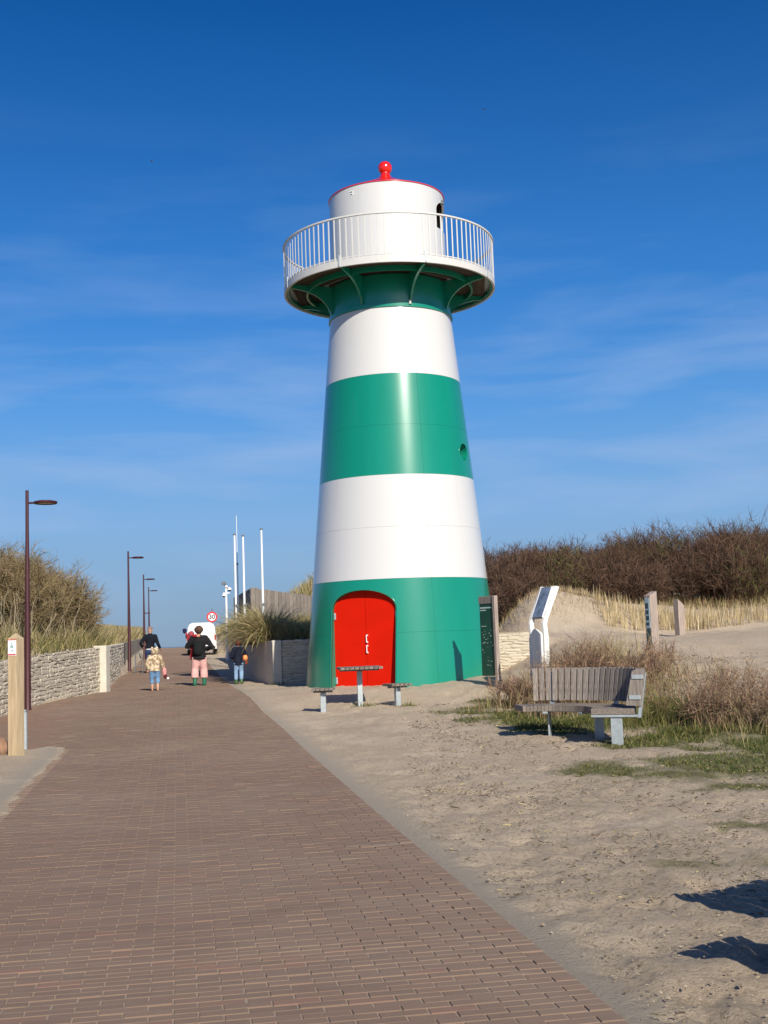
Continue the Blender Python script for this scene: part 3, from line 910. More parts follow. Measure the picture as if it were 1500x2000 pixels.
# ------------------------------------------------------------------ information boards and posts
# narrow green board beside the tower
ib = empty('information_board', (2.06, 25.0, H(2.1, 25.0)), math.radians(-55))
tag(ib, 'tall dark green information board in a weathered wooden frame beside the tower', 'sign')
zb = 2.32 - ib.location.z
MB().box((0, 0, zb / 2 + .05), (.46, .02, zb - .34), bev=.002).build('panel', M['panel_green'], ib)
MB().box((.265, 0, zb / 2 - .1), (.075, .09, zb + .2), bev=.006).build('post', M['pink_wood'], ib)
MB().box((-.01, 0, zb - .08), (.46, .05, .155), bev=.005).build('top_board', M['grey_wood'], ib)
pan = ib.children[0]
for (zz, x0, x1, hh) in [(zb - .24, -.21, .16, .028), (zb - .29, -.21, -.03, .022), (zb - .62, -.19, -.03, .012)]:
    MB().box(((x0 + x1) / 2, -.0125, zz), (x1 - x0, .003, hh)).build('text_line', M['panel_text'], pan)
for i in range(34):
    zz = zb - .7 - random.random() * .75
    xx = random.uniform(-.19, .18)
    MB().box((xx, -.0122, zz), (random.uniform(.012, .04), .003, random.uniform(.006, .012))).build('print_mark', M['panel_text'], pan)

# white lectern with a tilted glazed panel
lc = empty('lectern_sign', (2.86, 23.2, H(2.86, 23.2)), math.radians(37))
tag(lc, 'white lectern with tilted glazed panel standing among dry shrubs', 'sign')
z0 = lc.location.z
zt = 2.40 - z0; zm = 1.80 - z0
def slab(poly, y0, y1, name, m, par):
    return MB().prism(poly, y0, y1, lambda s, z, t: Vector((s, t, z))).build(name, m, par)
for y_ in (-.20, .16):
    slab([(-.06, -.1), (.09, -.1), (.10, zm - .35), (.07, zm - .12), (.10, zm - .02), (.45, zt), (.335, zt + .015), (.0, zm + .0), (-.03, zm - .1), (-.02, zm - .4)], y_, y_ + .045, 'side_plate', M['lime_white'], lc)
pn = slab([(.02, zm + .01), (.05, zm - .01), (.345, zt - .03), (.315, zt - .01)], -.154, .159, 'panel', M['steel_dark'], lc)
slab([(.008, zm + .03), (.02, zm + .012), (.313, zt - .02), (.30, zt)], -.13, .135, 'glass', M['glass_blue'], pn)
for y_ in (-.1545, .1395):
    slab([(-.002, zm + .02), (.03, zm + .0), (.33, zt - .01), (.30, zt + .01)], y_, y_ + .02, 'rail', M['white_metal'], pn)
# curved white base plate
bpv = []
nb_ = 10
for i in range(nb_ + 1):
    t = i / nb_
    a = math.radians(-70 + 110 * t)
    bpv.append((-.36 + .30 * math.sin(a) * .6, -.34 + .62 * t))
vs, fs = [], []
for i, (px_, py_) in enumerate(bpv):
    top_ = zm - .20 - .35 * (1 - math.sin(math.pi * (.25 + .6 * i / nb_)))
    for (dx, z) in ((0, -.12), (0, top_), (.05, top_), (.05, -.12)):
        vs.append((px_ + dx + .28, py_, z))
for i in range(nb_):
    for k in range(4):
        q_ = (k + 1) % 4
        fs.append((i * 4 + k, (i + 1) * 4 + k, (i + 1) * 4 + q_, i * 4 + q_))
fs += [(0, 1, 2, 3), (nb_ * 4 + 3, nb_ * 4 + 2, nb_ * 4 + 1, nb_ * 4)]
MB().add(vs, fs).build('base_plate', M['lime_white'], lc, 50)

# two dune posts
pA = empty('marker_post', (4.98, 22.8, H(4.98, 22.8)), math.radians(30))
tag(pA, 'leaning weathered post with slanted top and narrow blue grey sign plate', 'post')
MB().prism([(-.095, -.2), (.085, -.2), (.085, 1.27), (-.095, 1.19)], -.075, .075, lambda s, z, t: Vector((s, t, z))).build('post', M['pink_wood'], pA)
sg = MB().box((-.1, -.0, .86), (.012, .12, .56), bev=.002).build('sign_plate', M['sign_blue'], pA)
for zz, hh in ((1.0, .10), (.88, .07), (.77, .08), (.66, .05)):
    MB().box((-.1075, random.uniform(-.01, .01), zz), (.004, .075, hh)).build('sign_print', M['sign_dark'], sg)
MB().box((-.1, 0, .30), (.01, .11, .5)).build('backing_plate', M['sign_dark'], pA)
pB = empty('marker_post', (7.86, 32.6, H(7.86, 32.6)), math.radians(28))
tag(pB, 'plain short wooden post with slanted top before the reed stubble', 'post')
MB().prism([(-.10, -.2), (.11, -.2), (.11, .80), (-.10, .98)], -.09, .09, lambda s, z, t: Vector((s, t, z))).build('post', M['pink_wood'], pB)

# new square post by the path
pC = empty('trail_post', (-5.15, 16.72, H(-5.15, 16.72)), math.radians(-21))
tag(pC, 'new square timber post with pointed top and white trail plate by the path', 'post')
hp = 1.64
pst = MB()
w_ = .076
pst.add([(-w_, -w_, -.3), (w_, -w_, -.3), (w_, w_, -.3), (-w_, w_, -.3), (-w_, -w_, hp), (w_, -w_, hp), (w_, w_, hp), (-w_, w_, hp), (0, 0, hp + .075)],
        [(0, 1, 5, 4), (1, 2, 6, 5), (2, 3, 7, 6), (3, 0, 4, 7), (4, 5, 8), (5, 6, 8), (6, 7, 8), (7, 4, 8)])
pst.build('post', M['new_wood'], pC)
tp = MB().box((-w_ * .05, -w_ - .004, hp - .13), (.135, .006, .215), bev=.001).build('trail_plate', M['sign_white'], pC)
MB().box((-w_ * .05, -w_ - .0085, hp - .22), (.125, .003, .016)).build('plate_bar', M['sign_red'], tp)
MB().box((-w_ * .05, -w_ - .0085, hp - .018), (.15, .003, .008)).build('plate_bar', M['sign_red'], tp)
for (dx, dz, s_) in ((0, .02, .045), (-.005, .06, .022), (.008, -.035, .026)):
    MB().box((-w_ * .05 + dx, -w_ - .0085, hp - .13 + dz), (s_, .003, s_ * .8)).build('plate_mark', M['sign_teal'], tp)
sp_ = empty('steel_bollard', (-5.40, 17.95, H(-5.36, 17.95)))
tag(sp_, 'slim pale steel bollard just behind the timber post', 'bollard')
MB().tube([(0, 0, -.2), (0, 0, .56)], .035, 14).build('tube', M['galvanised'], sp_, 40)
MB().lathe([(.038, .55), (.04, .565), (.03, .585), (.001, .59)], 14).build('cap', M['steel_dark'], sp_, 40)
# reddish stone
bm = bmesh.new(); bmesh.ops.create_icosphere(bm, subdivisions=4, radius=1)
for q in bm.verts:
    n_ = q.co.normalized()
    d_ = .86 + .3 * float(vnoise(np.array(n_.x * 1.7 + 4 + n_.z), np.array(n_.y * 1.7 + 9), 3)) + .06 * float(vnoise(np.array(n_.x * 6 + 4), np.array(n_.z * 6 + n_.y * 4), 8))
    q.co = Vector((n_.x * .17, n_.y * .15, n_.z * .17)) * d_
me = bpy.data.meshes.new('boulder'); bm.to_mesh(me); bm.free(); me.materials.append(M['boulder'])
me.polygons.foreach_set('use_smooth', [True] * len(me.polygons))
bo = link('boulder', me, None, (-5.52, 17.0, H(-5.52, 17.0) + .11))
tag(bo, 'rounded reddish boulder lying against the timber post', 'boulder')

# ------------------------------------------------------------------ street lamps
def street_lamp(x, y, ht, label):
    t = empty('street_lamp', (x, y, H(x, y)))
    tag(t, label, 'street lamp', 'street lamps along the left wall')
    prf = [(.075, -.2), (.075, .02), (.066, .05), (.062, ht * .33), (.036, ht * .82), (.034, ht), (.001, ht + .004)]
    MB().lathe(prf, 20).build('pole', M['maroon'], t, 40)
    MB().box((.066, -.03, .62), (.012, .06, .28), bev=.002).build('service_door', M['maroon'], t)
    MB().tube([(.03, 0, ht - .27), (.16, 0, ht - .27)], .022, 10).build('arm', M['maroon'], t, 40)
    hx = .39
    hd = MB().lathe([(.001, .035), (.16, .032), (.235, .015), (.245, -.005), (.23, -.035), (.19, -.035), (.18, -.012), (.001, -.012)], 36, (hx, 0, ht - .265)).build('lamp_head', M['maroon'], t, 40)
    MB().lathe([(.001, -.018), (.172, -.018), (.172, -.024), (.001, -.024)], 30, (hx, 0, ht - .265)).build('diffuser', M['lamp_glass'], hd)
    return t
street_lamp(-7.52, 25.2, 4.60, 'dark maroon street lamp before the lit stone wall behind the timber post')
street_lamp(-10.50, 49.0, 4.88, 'dark maroon street lamp rising next to the man in black')
l3 = street_lamp(-13.52, 67.0, 4.7, 'dark maroon street lamp with a small cross bracket halfway up')
MB().box((.16, 0, 2.55), (.36, .05, .05)).build('bracket', M['maroon'], l3)
street_lamp(-17.0, 86.0, 4.6, 'dark maroon street lamp closest to the crest of the path')

# ------------------------------------------------------------------ walls of stone-faced concrete
def stone_variant(seed):
    r = random.Random(seed)
    pts = []
    for (x, z) in ((-.5, -.28), (-.40, -.5), (0, -.47), (.41, -.5), (.5, -.22), (.5, .24), (.38, .5), (.05, .46), (-.4, .5), (-.5, .22)):
        pts.append((x + r.uniform(-.045, .045), z + r.uniform(-.10, .10)))
    n = len(pts)
    vs = [(x, 0, z) for x, z in pts] + [(x * .97, -.6 - r.uniform(0, .15), z * .88) for x, z in pts] + [(x * .78 + r.uniform(-.05, .05), -1 + r.uniform(-.1, .15), z * .55) for x, z in pts] + [(r.uniform(-.1, .1), -1.05, r.uniform(-.1, .15))]
    fs = []
    for k in (0, n):
        for i in range(n):
            j = (i + 1) % n
            fs.append((k + i, k + j, k + n + j, k + n + i))
    for i in range(n):
        fs.append((2 * n + i, 2 * n + (i + 1) % n, 3 * n))
    return MB().add(vs, fs).mesh('stone', M['stone'], 48)
STV = [stone_variant(i) for i in range(14)]

def wall_faces(runs, n_single, wall, face_y, prefer):
    """runs: list of (p0, p1, z0, z1, outward sign); stones laid in thin courses on each run"""
    items = []
    for (p0, p1, za0, za1, zt0, zt1, sgn) in runs:
        p0, p1 = Vector(p0), Vector(p1)
        Ln = (p1 - p0).length
        d = (p1 - p0) / Ln
        ang = math.atan2(d.y, d.x) + (0 if sgn > 0 else math.pi)
        s = 0
        z = 0.0
        hgt = max(zt0 - za0, zt1 - za1)
        while z < hgt - .03:
            ch = random.uniform(.050, .115)
            if z + ch > hgt - .04: ch = hgt - z
            s = random.uniform(-.2, 0)
            while s < Ln:
                w = random.uniform(.12, .55)
                a, b_ = max(s, 0), min(s + w, Ln)
                if b_ - a > .05:
                    m_ = (a + b_) / 2
                    f = m_ / Ln
                    zb_ = za0 + (za1 - za0) * f; ztop = zt0 + (zt1 - zt0) * f
                    if zb_ + z + ch <= ztop + .02:
                        P = p0 + d * m_
                        items.append((P.x, P.y, zb_ + z + ch / 2, b_ - a, ch, ang))
                s += w
            z += ch
    items.sort(key=lambda q: prefer(q))
    rest = MB()
    for i, (x, y, z, w, ch, ang) in enumerate(items):
        sc = (w * random.uniform(1.0, 1.06), random.uniform(.014, .034), ch * random.uniform(.92, 1.25))
        rt = (random.uniform(-.1, .1), random.gauss(0, .07), ang)
        me = STV[random.randrange(14)]
        if i < n_single:
            link('stone', me, wall, Vector((x, y, z)) - wall.location, rt, sc)
        else:
            R = Matrix.LocRotScale(Vector((x, y, z)) - wall.location, __import__('mathutils').Euler(rt), sc)
            rest.add([R @ q.co for q in me.vertices], [tuple(p.vertices) for p in me.polygons])
    if rest.v:
        tag(rest.build('stones', M['stone'], wall, 48), kind='stuff')

def slab_wall(name, pts, hts, th, side, parent, m):
    """plain backing slab following the polyline, thickness on one side"""
    for i in range(len(pts) - 1):
        a, b_ = Vector(pts[i]), Vector(pts[i + 1])
        d = (b_ - a).normalized(); nrm = Vector((-d.y, d.x)) * side * th
        q = []
        for (p, (z0, z1)) in ((a, hts[i]), (b_, hts[i + 1])):
            for o_ in (Vector((0, 0)), nrm):
                for z in (z0, z1):
                    q.append(Vector((p.x + o_.x, p.y + o_.y, z)) - parent.location)
        MB().add(q, [(0, 1, 5, 4), (2, 6, 7, 3), (1, 3, 7, 5), (0, 4, 6, 2), (0, 2, 3, 1), (4, 5, 7, 6)]).build(name, m, parent)

# left wall
P0, P1 = (-8.05, 19.0), (-7.42, 31.2)
lw_ = empty('stone_wall', (-7.6, 28, H(-7.3, 28)))
tag(lw_, 'sunlit cream stone-faced retaining wall below the shrub covered dune', 'wall')
LP = [P0, P1, (-10.75, 49.0), (-13.95, 67), (-17.3, 86)]
gz = [H(p[0] + .3, p[1]) for p in LP]
wh = [1.10, 1.15, 1.15, 1.1, 1.0]
slab_wall('backing_slab', LP, [(g - .3, g + w) for g, w in zip(gz, wh)], .14, 1, lw_, M['mortar'])
wall_faces([(LP[i], LP[i + 1], gz[i] - .02, gz[i + 1] - .02, gz[i] + wh[i], gz[i + 1] + wh[i + 1], 1) for i in (0, 1)], 300, lw_, 0,
           lambda q: (0 if 23.2 < q[1] < 31.2 else 1 if q[1] >= 31.2 else 2, q[1]))
for i in (2, 3):
    pass
for (px_, py_, rz) in ((-7.40, 31.2, math.radians(-5)),):
    z = H(px_ + .3, py_)
    o = MB().box(Vector((px_, py_ + .0, z + .47)) - lw_.location, (.34, .34, 1.44), rz, .012).build('pier', M['concrete'], lw_)
# right wall: one face towards the viewer, one along the path
rw_ = empty('stone_wall', (-3.0, 32.3, H(-3.0, 32.0)))
tag(rw_, 'stone-faced retaining wall with pale corner pier behind the tower', 'wall')
RP = [(4.2, 32.3), (-2.95, 32.3)]
zt = 1.57
slab_wall('backing_slab', RP, [(.1, zt), (.1, zt)], .14, -1, rw_, M['mortar'])
z_ = H(-2.9, 32.0)
wall_faces([((-2.86, 32.3), (4.2, 32.3), z_ - .02, z_ + .1, zt, zt, 1)], 150, rw_, 0, lambda q: (0 if q[0] < -1.5 else 1 if 2.9 < q[0] < 5 else 2, q[0]))
RL = [(-3.12, 32.3), (-4.55, 38), (-9.0, 69)]
rz_ = [H(-3.5, 32.3), H(-4.9, 38), H(-9.4, 69)]
slab_wall('side_slab', RL, [(rz_[0] - .3, zt), (rz_[1] - .3, zt), (rz_[2] - .3, zt + .3)], .14, -1, rw_, M['concrete'])
MB().box(Vector((-2.99, 32.36, zt / 2 + .11)) - rw_.location, (.24, .30, zt - .2), math.radians(6), .012).build('pier', M['concrete'], rw_)

# ------------------------------------------------------------------ boarded pavilion on the dune
pv = empty('boarded_pavilion', (-5.63, 50.0, H(-5.4, 50.3)))
tag(pv, 'weathered pavilion clad in upright grey boards behind the flagpoles', 'building')
def boards(p0, p1, z0, zt0, zt1, bw, name, th=.03):
    p0, p1 = Vector(p0), Vector(p1)
    Ln = (p1 - p0).length; d = (p1 - p0) / Ln
    n = int(Ln / bw)
    for i in range(n):
        f = (i + .5) / n
        c_ = p0 + d * Ln * f
        zt_ = zt0 + (zt1 - zt0) * f + random.uniform(-.02, .02)
        MB().box(Vector((c_.x, c_.y, (z0 + zt_) / 2)) - pv.location, (Ln / n - .02, th + random.uniform(0, .012), zt_ - z0), math.atan2(d.y, d.x), .004).build(name, M['grey_wood'], pv)
C0, C1, C2 = (-5.63, 50.0), (-2.6, 53.4), (-7.62, 60.0)
boards(C0, C1, 1.6, 3.83, 3.42, .21, 'board')
boards(C0, C2, 1.6, 3.80, 3.82, .42, 'board')
a = [(C0[0] + .06, C0[1] + .12), (C1[0], C1[1] + .1), (C1[0] - 1.4, C1[1] + 4.6), (C2[0] + .12, C2[1])]
zz = [3.72, 3.33, 3.4, 3.7]
MB().add([Vector((p[0], p[1], 1.5)) - pv.location for p in a] + [Vector((p[0], p[1], z)) - pv.location for p, z in zip(a, zz)],
         [(0, 3, 2, 1), (4, 5, 6, 7), (0, 1, 5, 4), (1, 2, 6, 5), (2, 3, 7, 6), (3, 0, 4, 7)]).build('inner_box', M['black'], pv)

# ------------------------------------------------------------------ flagpoles, mast, camera pole
def flagpole(x, y, ztop, label, cross=None, r=.045):
    t = empty('flagpole', (x, y, H(x, y)))
    tag(t, label, 'flagpole', 'bare white flagpoles on the dune')
    ht = ztop - t.location.z
    MB().tube([(0, 0, -.2), (0, 0, ht)], [r * 1.15, r * .85], 14).build('pole', M['white_metal'], t, 40)
    MB().lathe([(.001, .05), (r * 1.3, .03), (r * 1.3, -.02), (r * .8, -.02)], 14, (0, 0, ht)).build('cap', M['steel_dark'], t, 40)
    if cross:
        MB().box((0, -.05, cross - t.location.z), (.26, .05, .06), bev=.006).build('crossbar', M['white_metal'], t)
    else:
        MB().box((.05, -.06, 3.05 - t.location.z), (.10, .06, .10), bev=.006).build('cleat', M['steel_dark'], t)
    return t
flagpole(-6.02, 48.0, 5.88, 'bare white flagpole sharing its place with the thin mast')
flagpole(-5.68, 48.0, 5.82, 'bare white flagpole crossing the dark side of the pavilion')
flagpole(-4.90, 47.6, 6.02, 'bare white flagpole with white crossbar before the lit boards')
ms = empty('thin_mast', (-6.05, 49.0, H(-6.05, 49.0)))
tag(ms, 'very thin pale mast rising above the flagpoles', 'mast')
hm = 6.75 - ms.location.z
MB().tube([(0, 0, -.2), (0, 0, hm * .68), (0, 0, hm * .681), (0, 0, hm)], [.03, .026, .014, .012], 10).build('pole', M['white_metal'], ms, 40)
MB().lathe([(.04, -.04), (.04, .04), (.012, .06)], 12, (0, 0, hm * .68)).build('collar', M['steel_dark'], ms, 40)
cp = empty('camera_pole', (-8.0, 60.0, H(-8.0, 60.0)))
tag(cp, 'slim white pole carrying dome cameras and a dark floodlight', 'pole')
hc = 4.35 - cp.location.z
MB().tube([(0, 0, -.2), (0, 0, hc)], [.075, .05], 14).build('pole', M['white_metal'], cp, 40)
MB().box((.02, 0, hc - .28), (.34, .08, .05)).build('bracket', M['white_metal'], cp)
for dx, dz, r in ((-.12, -.40, .09), (.17, -.1, .11), (.02, .02, .09)):
    dm = MB().lathe([(.001, r), (r * .7, r * .72), (r, 0.0), (r * .98, -r * .2), (.001, -r * .2)], 18, (dx, 0, hc + dz)).build('camera_dome', M['white_metal'], cp, 50)
    MB().lathe([(r * .8, -r * .2), (r * .7, -r * .6), (r * .35, -r * .9), (.001, -r)], 16, (dx, 0, hc + dz)).build('lens_dome', M['glass_dark'], dm, 60)
MB().box((-.10, -.05, hc + .2), (.2, .12, .16), bev=.02).build('floodlight', M['steel_dark'], cp)
MB().tube([(-.02, 0, hc), (-.08, 0, hc + .16)], .02, 8).build('floodlight_arm', M['steel_dark'], cp)

# ------------------------------------------------------------------ traffic sign
sgn = empty('traffic_sign', (-11.2, 77.0, H(-11.2, 77.0)))
tag(sgn, 'round red rimmed speed limit sign rising above the white van', 'traffic sign')
zc = 3.31 - sgn.location.z
MB().tube([(0, .03, -.2), (0, .03, zc + .52)], .035, 12).build('pole', M['steel_dark'], sgn, 40)
def disc(r0, r1, y0, y1, n=40):
    vs, fs = [], []
    for y in (y0, y1):
        for r in (r0, r1):
            for i in range(n):
                t = 2 * math.pi * i / n
                vs.append((r * math.cos(t), y, zc + r * math.sin(t)))
    for i in range(n):
        j = (i + 1) % n
        fs += [(i, j, n + j, n + i), (2 * n + i, 3 * n + i, 3 * n + j, 2 * n + j), (n + i, n + j, 3 * n + j, 3 * n + i), (i, 2 * n + i, 2 * n + j, j)]
    return MB().add(vs, fs)
dsk = disc(.001, .34, -.02, .0).build('disc', M['sign_white'], sgn)
disc(.245, .342, -.03, -.021).build('rim', M['sign_red'], dsk)
fc = bpy.data.curves.new('number', 'FONT'); fc.body = '30'; fc.size = .40; fc.align_x = 'CENTER'; fc.align_y = 'CENTER'; fc.extrude = .003; fc.offset = .008
fo = bpy.data.objects.new('number_text', fc); COL.objects.link(fo)
bpy.context.view_layer.update()
me = bpy.data.meshes.new_from_object(fo.evaluated_get(bpy.context.evaluated_depsgraph_get()))
bpy.data.objects.remove(fo)
me.materials.clear(); me.materials.append(M['black'])
link('number', me, dsk, (0, -.026, zc), (math.pi / 2, 0, 0))

# bicycle hoop by the left wall
bh = empty('bicycle_hoop', (-9.62, 46.6, H(-9.62, 46.6)), math.radians(10))
tag(bh, 'narrow steel bicycle hoop standing near the man in black', 'bicycle stand')
pts = [(-.13, 0, -.15), (-.13, 0, .68), (-.10, 0, .76), (-.03, 0, .80), (.03, 0, .80), (.10, 0, .76), (.13, 0, .68), (.13, 0, -.15)]
MB().tube(pts, .02, 10).build('hoop', M['steel_dark'], bh, 50)
MB().tube([(-.13, 0, .28), (.13, 0, .28)], .016, 8).build('crossbar', M['steel_dark'], bh, 50)

# thin stakes on the left dune
for (x, y, hh, lb) in ((-9.2, 37.5, .75, 'thin dark fence stake at the flank of the big shrub'), (-10.4, 41.5, .6, 'thin dark fence stake in straw coloured dune grass'),
                       (-11.1, 45.0, .6, 'short dark fence stake lower down the grassy dune flank')):
    t = empty('fence_stake', (x, y, H(x, y)))
    tag(t, lb, 'stake', 'stakes on the grassy dune')
    MB().tube([(0, 0, -.2), (.01, 0, hh), (.0, 0, hh + .35)], [.035, .03, .025], 8).build('stake', M['steel_dark'], t, 40)
    MB().tube([(0, -.03, hh * .8), (.0, .03, hh * .8)], .012, 6).build('staple', M['galvanised'], t)

# ------------------------------------------------------------------ people
def skin_mesh(name, nodes, edges, m, sub=2, extra=None):
    """continuous tapered surface grown round joints: nodes {key: (x, y, z, rx[, ry])}"""
    keys = list(nodes)
    me = bpy.data.meshes.new(name)
    me.from_pydata([nodes[k][:3] for k in keys], [(keys.index(a), keys.index(b_)) for a, b_ in edges], [])
    o = link(name, me)
    o.modifiers.new('skin', 'SKIN')
    sd = o.modifiers.new('sub', 'SUBSURF'); sd.levels = sub; sd.render_levels = sub
    sv = me.skin_vertices[0].data
    for i, k in enumerate(keys):
        n = nodes[k]
        sv[i].radius = (n[3], n[4] if len(n) > 4 else n[3])
        sv[i].use_root = (i == 0)
    bpy.context.view_layer.update()
    out = bpy.data.meshes.new_from_object(o.evaluated_get(bpy.context.evaluated_depsgraph_get()))
    bpy.data.objects.remove(o)
    out.materials.clear(); out.materials.append(m)
    out.polygons.foreach_set('use_smooth', [True] * len(out.polygons))
    out.polygons.foreach_set('material_index', [0] * len(out.polygons))
    return out

def lerp(a, b_, t): return tuple(a[i] + (b_[i] - a[i]) * t for i in range(3))

def cloth(name, col, var=.12):
    return mat(name, col, .9, var=var, vscale=9, bump=.5, bscale=25, spec=.2)

def blob(name, m, parent, c, r, seed=0, amp=.08):
    bm = bmesh.new(); bmesh.ops.create_icosphere(bm, subdivisions=3, radius=1)
    for q in bm.verts:
        n_ = q.co.normalized()
        d_ = 1 + amp * (2 * float(vnoise(np.array(n_.x * 3 + 7 + seed), np.array(n_.y * 3 + n_.z * 2 + 5), seed)) - 1)
        q.co = Vector((c[0] + n_.x * r[0] * d_, c[1] + n_.y * r[1] * d_, c[2] + n_.z * r[2] * d_))
    me = bpy.data.meshes.new(name); bm.to_mesh(me); bm.free(); me.materials.append(m)
    me.polygons.foreach_set('use_smooth', [True] * len(me.polygons))
    return link(name, me, parent)

def loft(mb, rings, n=20):
    """closed stack of ellipses (cx, cy, cz, rx, ry)"""
    vs, fs = [], []
    for (cx_, cy_, cz_, rx, ry) in rings:
        for j in range(n):
            t = 2 * math.pi * j / n
            vs.append((cx_ + rx * math.cos(t), cy_ + ry * math.sin(t), cz_))
    for i in range(len(rings) - 1):
        for j in range(n):
            k = (j + 1) % n
            fs.append((i * n + j, i * n + k, (i + 1) * n + k, (i + 1) * n + j))
    fs += [tuple(reversed(range(n))), tuple((len(rings) - 1) * n + j for j in range(n))]
    return mb.add(vs, fs)

def fuse(name, mb, m, vox, it=6):
    """grows the shapes of mb together into one continuous skin"""
    o = link(name, mb.mesh(name))
    r = o.modifiers.new('r', 'REMESH'); r.mode = 'VOXEL'; r.voxel_size = vox
    sm = o.modifiers.new('s', 'SMOOTH'); sm.factor = .5; sm.iterations = it
    bpy.context.view_layer.update()
    out = bpy.data.meshes.new_from_object(o.evaluated_get(bpy.context.evaluated_depsgraph_get()))
    bpy.data.objects.remove(o)
    out.materials.clear(); out.materials.append(m)
    out.polygons.foreach_set('use_smooth', [True] * len(out.polygons))
    return out

def person(x, y, S, rz, label, J, cl, wid=1.0):
    """S: standing height; J: pose as fractions of S; cl: clothing colours and lengths"""
    t = empty('person', (x, y, H(x, y) + .009), rz)
    tag(t, label, 'person', 'family walking up the path')
    s, k = S, wid
    V3 = lambda q: Vector(q) * s
    body, jacket, trou = MB(), MB(), MB()
    TOR = [(.46, .080, .062), (.52, .088, .068), (.60, .076, .058), (.68, .086, .064), (.75, .093, .066), (.80, .082, .056), (.832, .042, .040)]
    loft(body, [(0, 0, z * s, a_ * s * k, b_ * s * k) for z, a_, b_ in TOR])
    body.tube([V3((0, .0, .81)), V3((0, .008, .89))], .034 * s, 12)
    loft(body, [(0, cy_ * s, z * s, a_ * s, b_ * s) for z, cy_, a_, b_ in ((.862, .016, .026, .034), (.885, .014, .042, .050), (.915, .012, .049, .060), (.95, .006, .052, .064), (.975, .003, .045, .056), (.997, .0, .020, .026))])
    jp, tpd = cl.get('jacket_pad', .016), cl.get('trouser_pad', .014)
    jz = cl.get('jacket_hem', .47)
    JR = [(jz, .100, .078), (jz + .01, .104, .082)] + [(z, a_ + .004, b_ + .008) for z, a_, b_ in TOR if z > jz + .03]
    loft(jacket, [(0, -.002 * s, z * s, (a_ * k + jp) * s, (b_ * k + jp) * s) for z, a_, b_ in JR] + [(0, .002 * s, .858 * s, .042 * s, .044 * s)])
    loft(trou, [(0, 0, z * s, (a_ * k + tpd) * s, (b_ * k + tpd) * s) for z, a_, b_ in ((.43, .072, .060), (.47, .086, .066), (.52, .086, .066), (.565, .078, .060))])
    ftip = []
    for sd, q in ((-1, 'l'), (1, 'r')):
        hp, kn, an = V3((sd * .050 * k, 0, .475)), V3(J['knee_' + q]), V3(J['ank_' + q])
        ca = kn.lerp(an, .35)
        toe = an + Vector((sd * .012, .085, -.030)) * s; heel = an + Vector((0, -.018, -.028)) * s
        toe.z = max(toe.z, .016 * s); heel.z = max(heel.z, .018 * s)
        body.tube([hp, hp.lerp(kn, .5), kn, ca, an], [.060 * s, .050 * s, .040 * s, .039 * s, .024 * s], 14)
        body.tube([heel, (heel + toe) / 2, toe], [.022 * s, .024 * s, .016 * s], 10)
        en = kn.lerp(an, cl.get('trouser_end', .92))
        fl_ = cl.get('flare', 1.0)
        trou.tube([hp, hp.lerp(kn, .5), kn, kn.lerp(en, .55), en], [(.062 * k + tpd) * s, (.050 * k + tpd) * s, (.041 + tpd) * s, (.039 + tpd * fl_) * s, (.034 + tpd * fl_) * s], 16)
        sh, el_, wr_ = V3((sd * .100 * k, 0, .795)), V3(J['elb_' + q]), V3(J['wri_' + q])
        d = (wr_ - el_).normalized()
        pm = wr_ + d * .035 * s
        body.tube([sh, sh.lerp(el_, .5), el_, wr_, pm], [.038 * s, .033 * s, .027 * s, .018 * s, .019 * s], 12)
        jacket.tube([sh - Vector((sd * .03 * s, 0, 0)), sh, sh.lerp(el_, .5), el_, el_.lerp(wr_, .92)], [(.040 + jp) * s, (.042 + jp) * s, (.036 + jp * .9) * s, (.031 + jp * .8) * s, (.023 + jp * .7) * s], 14)
        side = d.cross(Vector((0, 1, 0)))
        if side.length < .1: side = Vector((1, 0, 0))
        side.normalize(); pal = side.cross(d)
        for i, ln in enumerate((.038, .044, .041, .033)):
            b0 = pm + side * (.0098 * s * (i - 1.5))
            ftip.append(([b0 - d * .01 * s, b0 + d * ln * s * .5 + pal * .004 * s, b0 + d * ln * s * .85 + pal * .014 * s], [.0062 * s, .0056 * s, .0042 * s]))
        b0 = pm - d * .012 * s - side * .012 * s
        ftip.append(([b0, b0 - side * .016 * s + d * .014 * s, b0 - side * .018 * s + d * .032 * s], [.008 * s, .0065 * s, .005 * s]))
        if 'boots' in cl:
            bt = MB()
            up = an.lerp(kn, cl.get('boot_top', .35))
            bt.tube([up, an.lerp(up, .5), an, heel.lerp(toe, .15)], [.040 * s, .038 * s, .032 * s, .030 * s], 14)
            bt.tube([heel, (heel + toe) / 2 + Vector((0, 0, .006 * s)), toe], [.029 * s, .030 * s, .024 * s], 12)
            link('boot', fuse('boot', bt, cl['boots'], .009 * s, 3), t)
    fz = .925 * s
    me = fuse('body', body, cl['skin'], .010 * s, 3)
    ex = MB()                                    # fingers, nose and ears grow on the same mesh
    for p_, r_ in ftip: ex.tube(p_, r_, 7)
    ex.tube([(0, .062 * s, fz + .012 * s), (0, .080 * s, fz - .008 * s), (0, .066 * s, fz - .014 * s)], [.005 * s, .009 * s, .006 * s], 8)
    for sd in (-1, 1):
        ex.tube([(sd * .048 * s, .006 * s, fz - .014 * s), (sd * .060 * s, .0, fz + .002 * s), (sd * .056 * s, .0, fz + .018 * s)], [.006 * s, .010 * s, .006 * s], 8)
    bm = bmesh.new(); bm.from_mesh(me); bm.from_mesh(ex.mesh('ex')); bm.to_mesh(me); bm.free()
    me.polygons.foreach_set('use_smooth', [True] * len(me.polygons))
    bo = link('body', me, t)
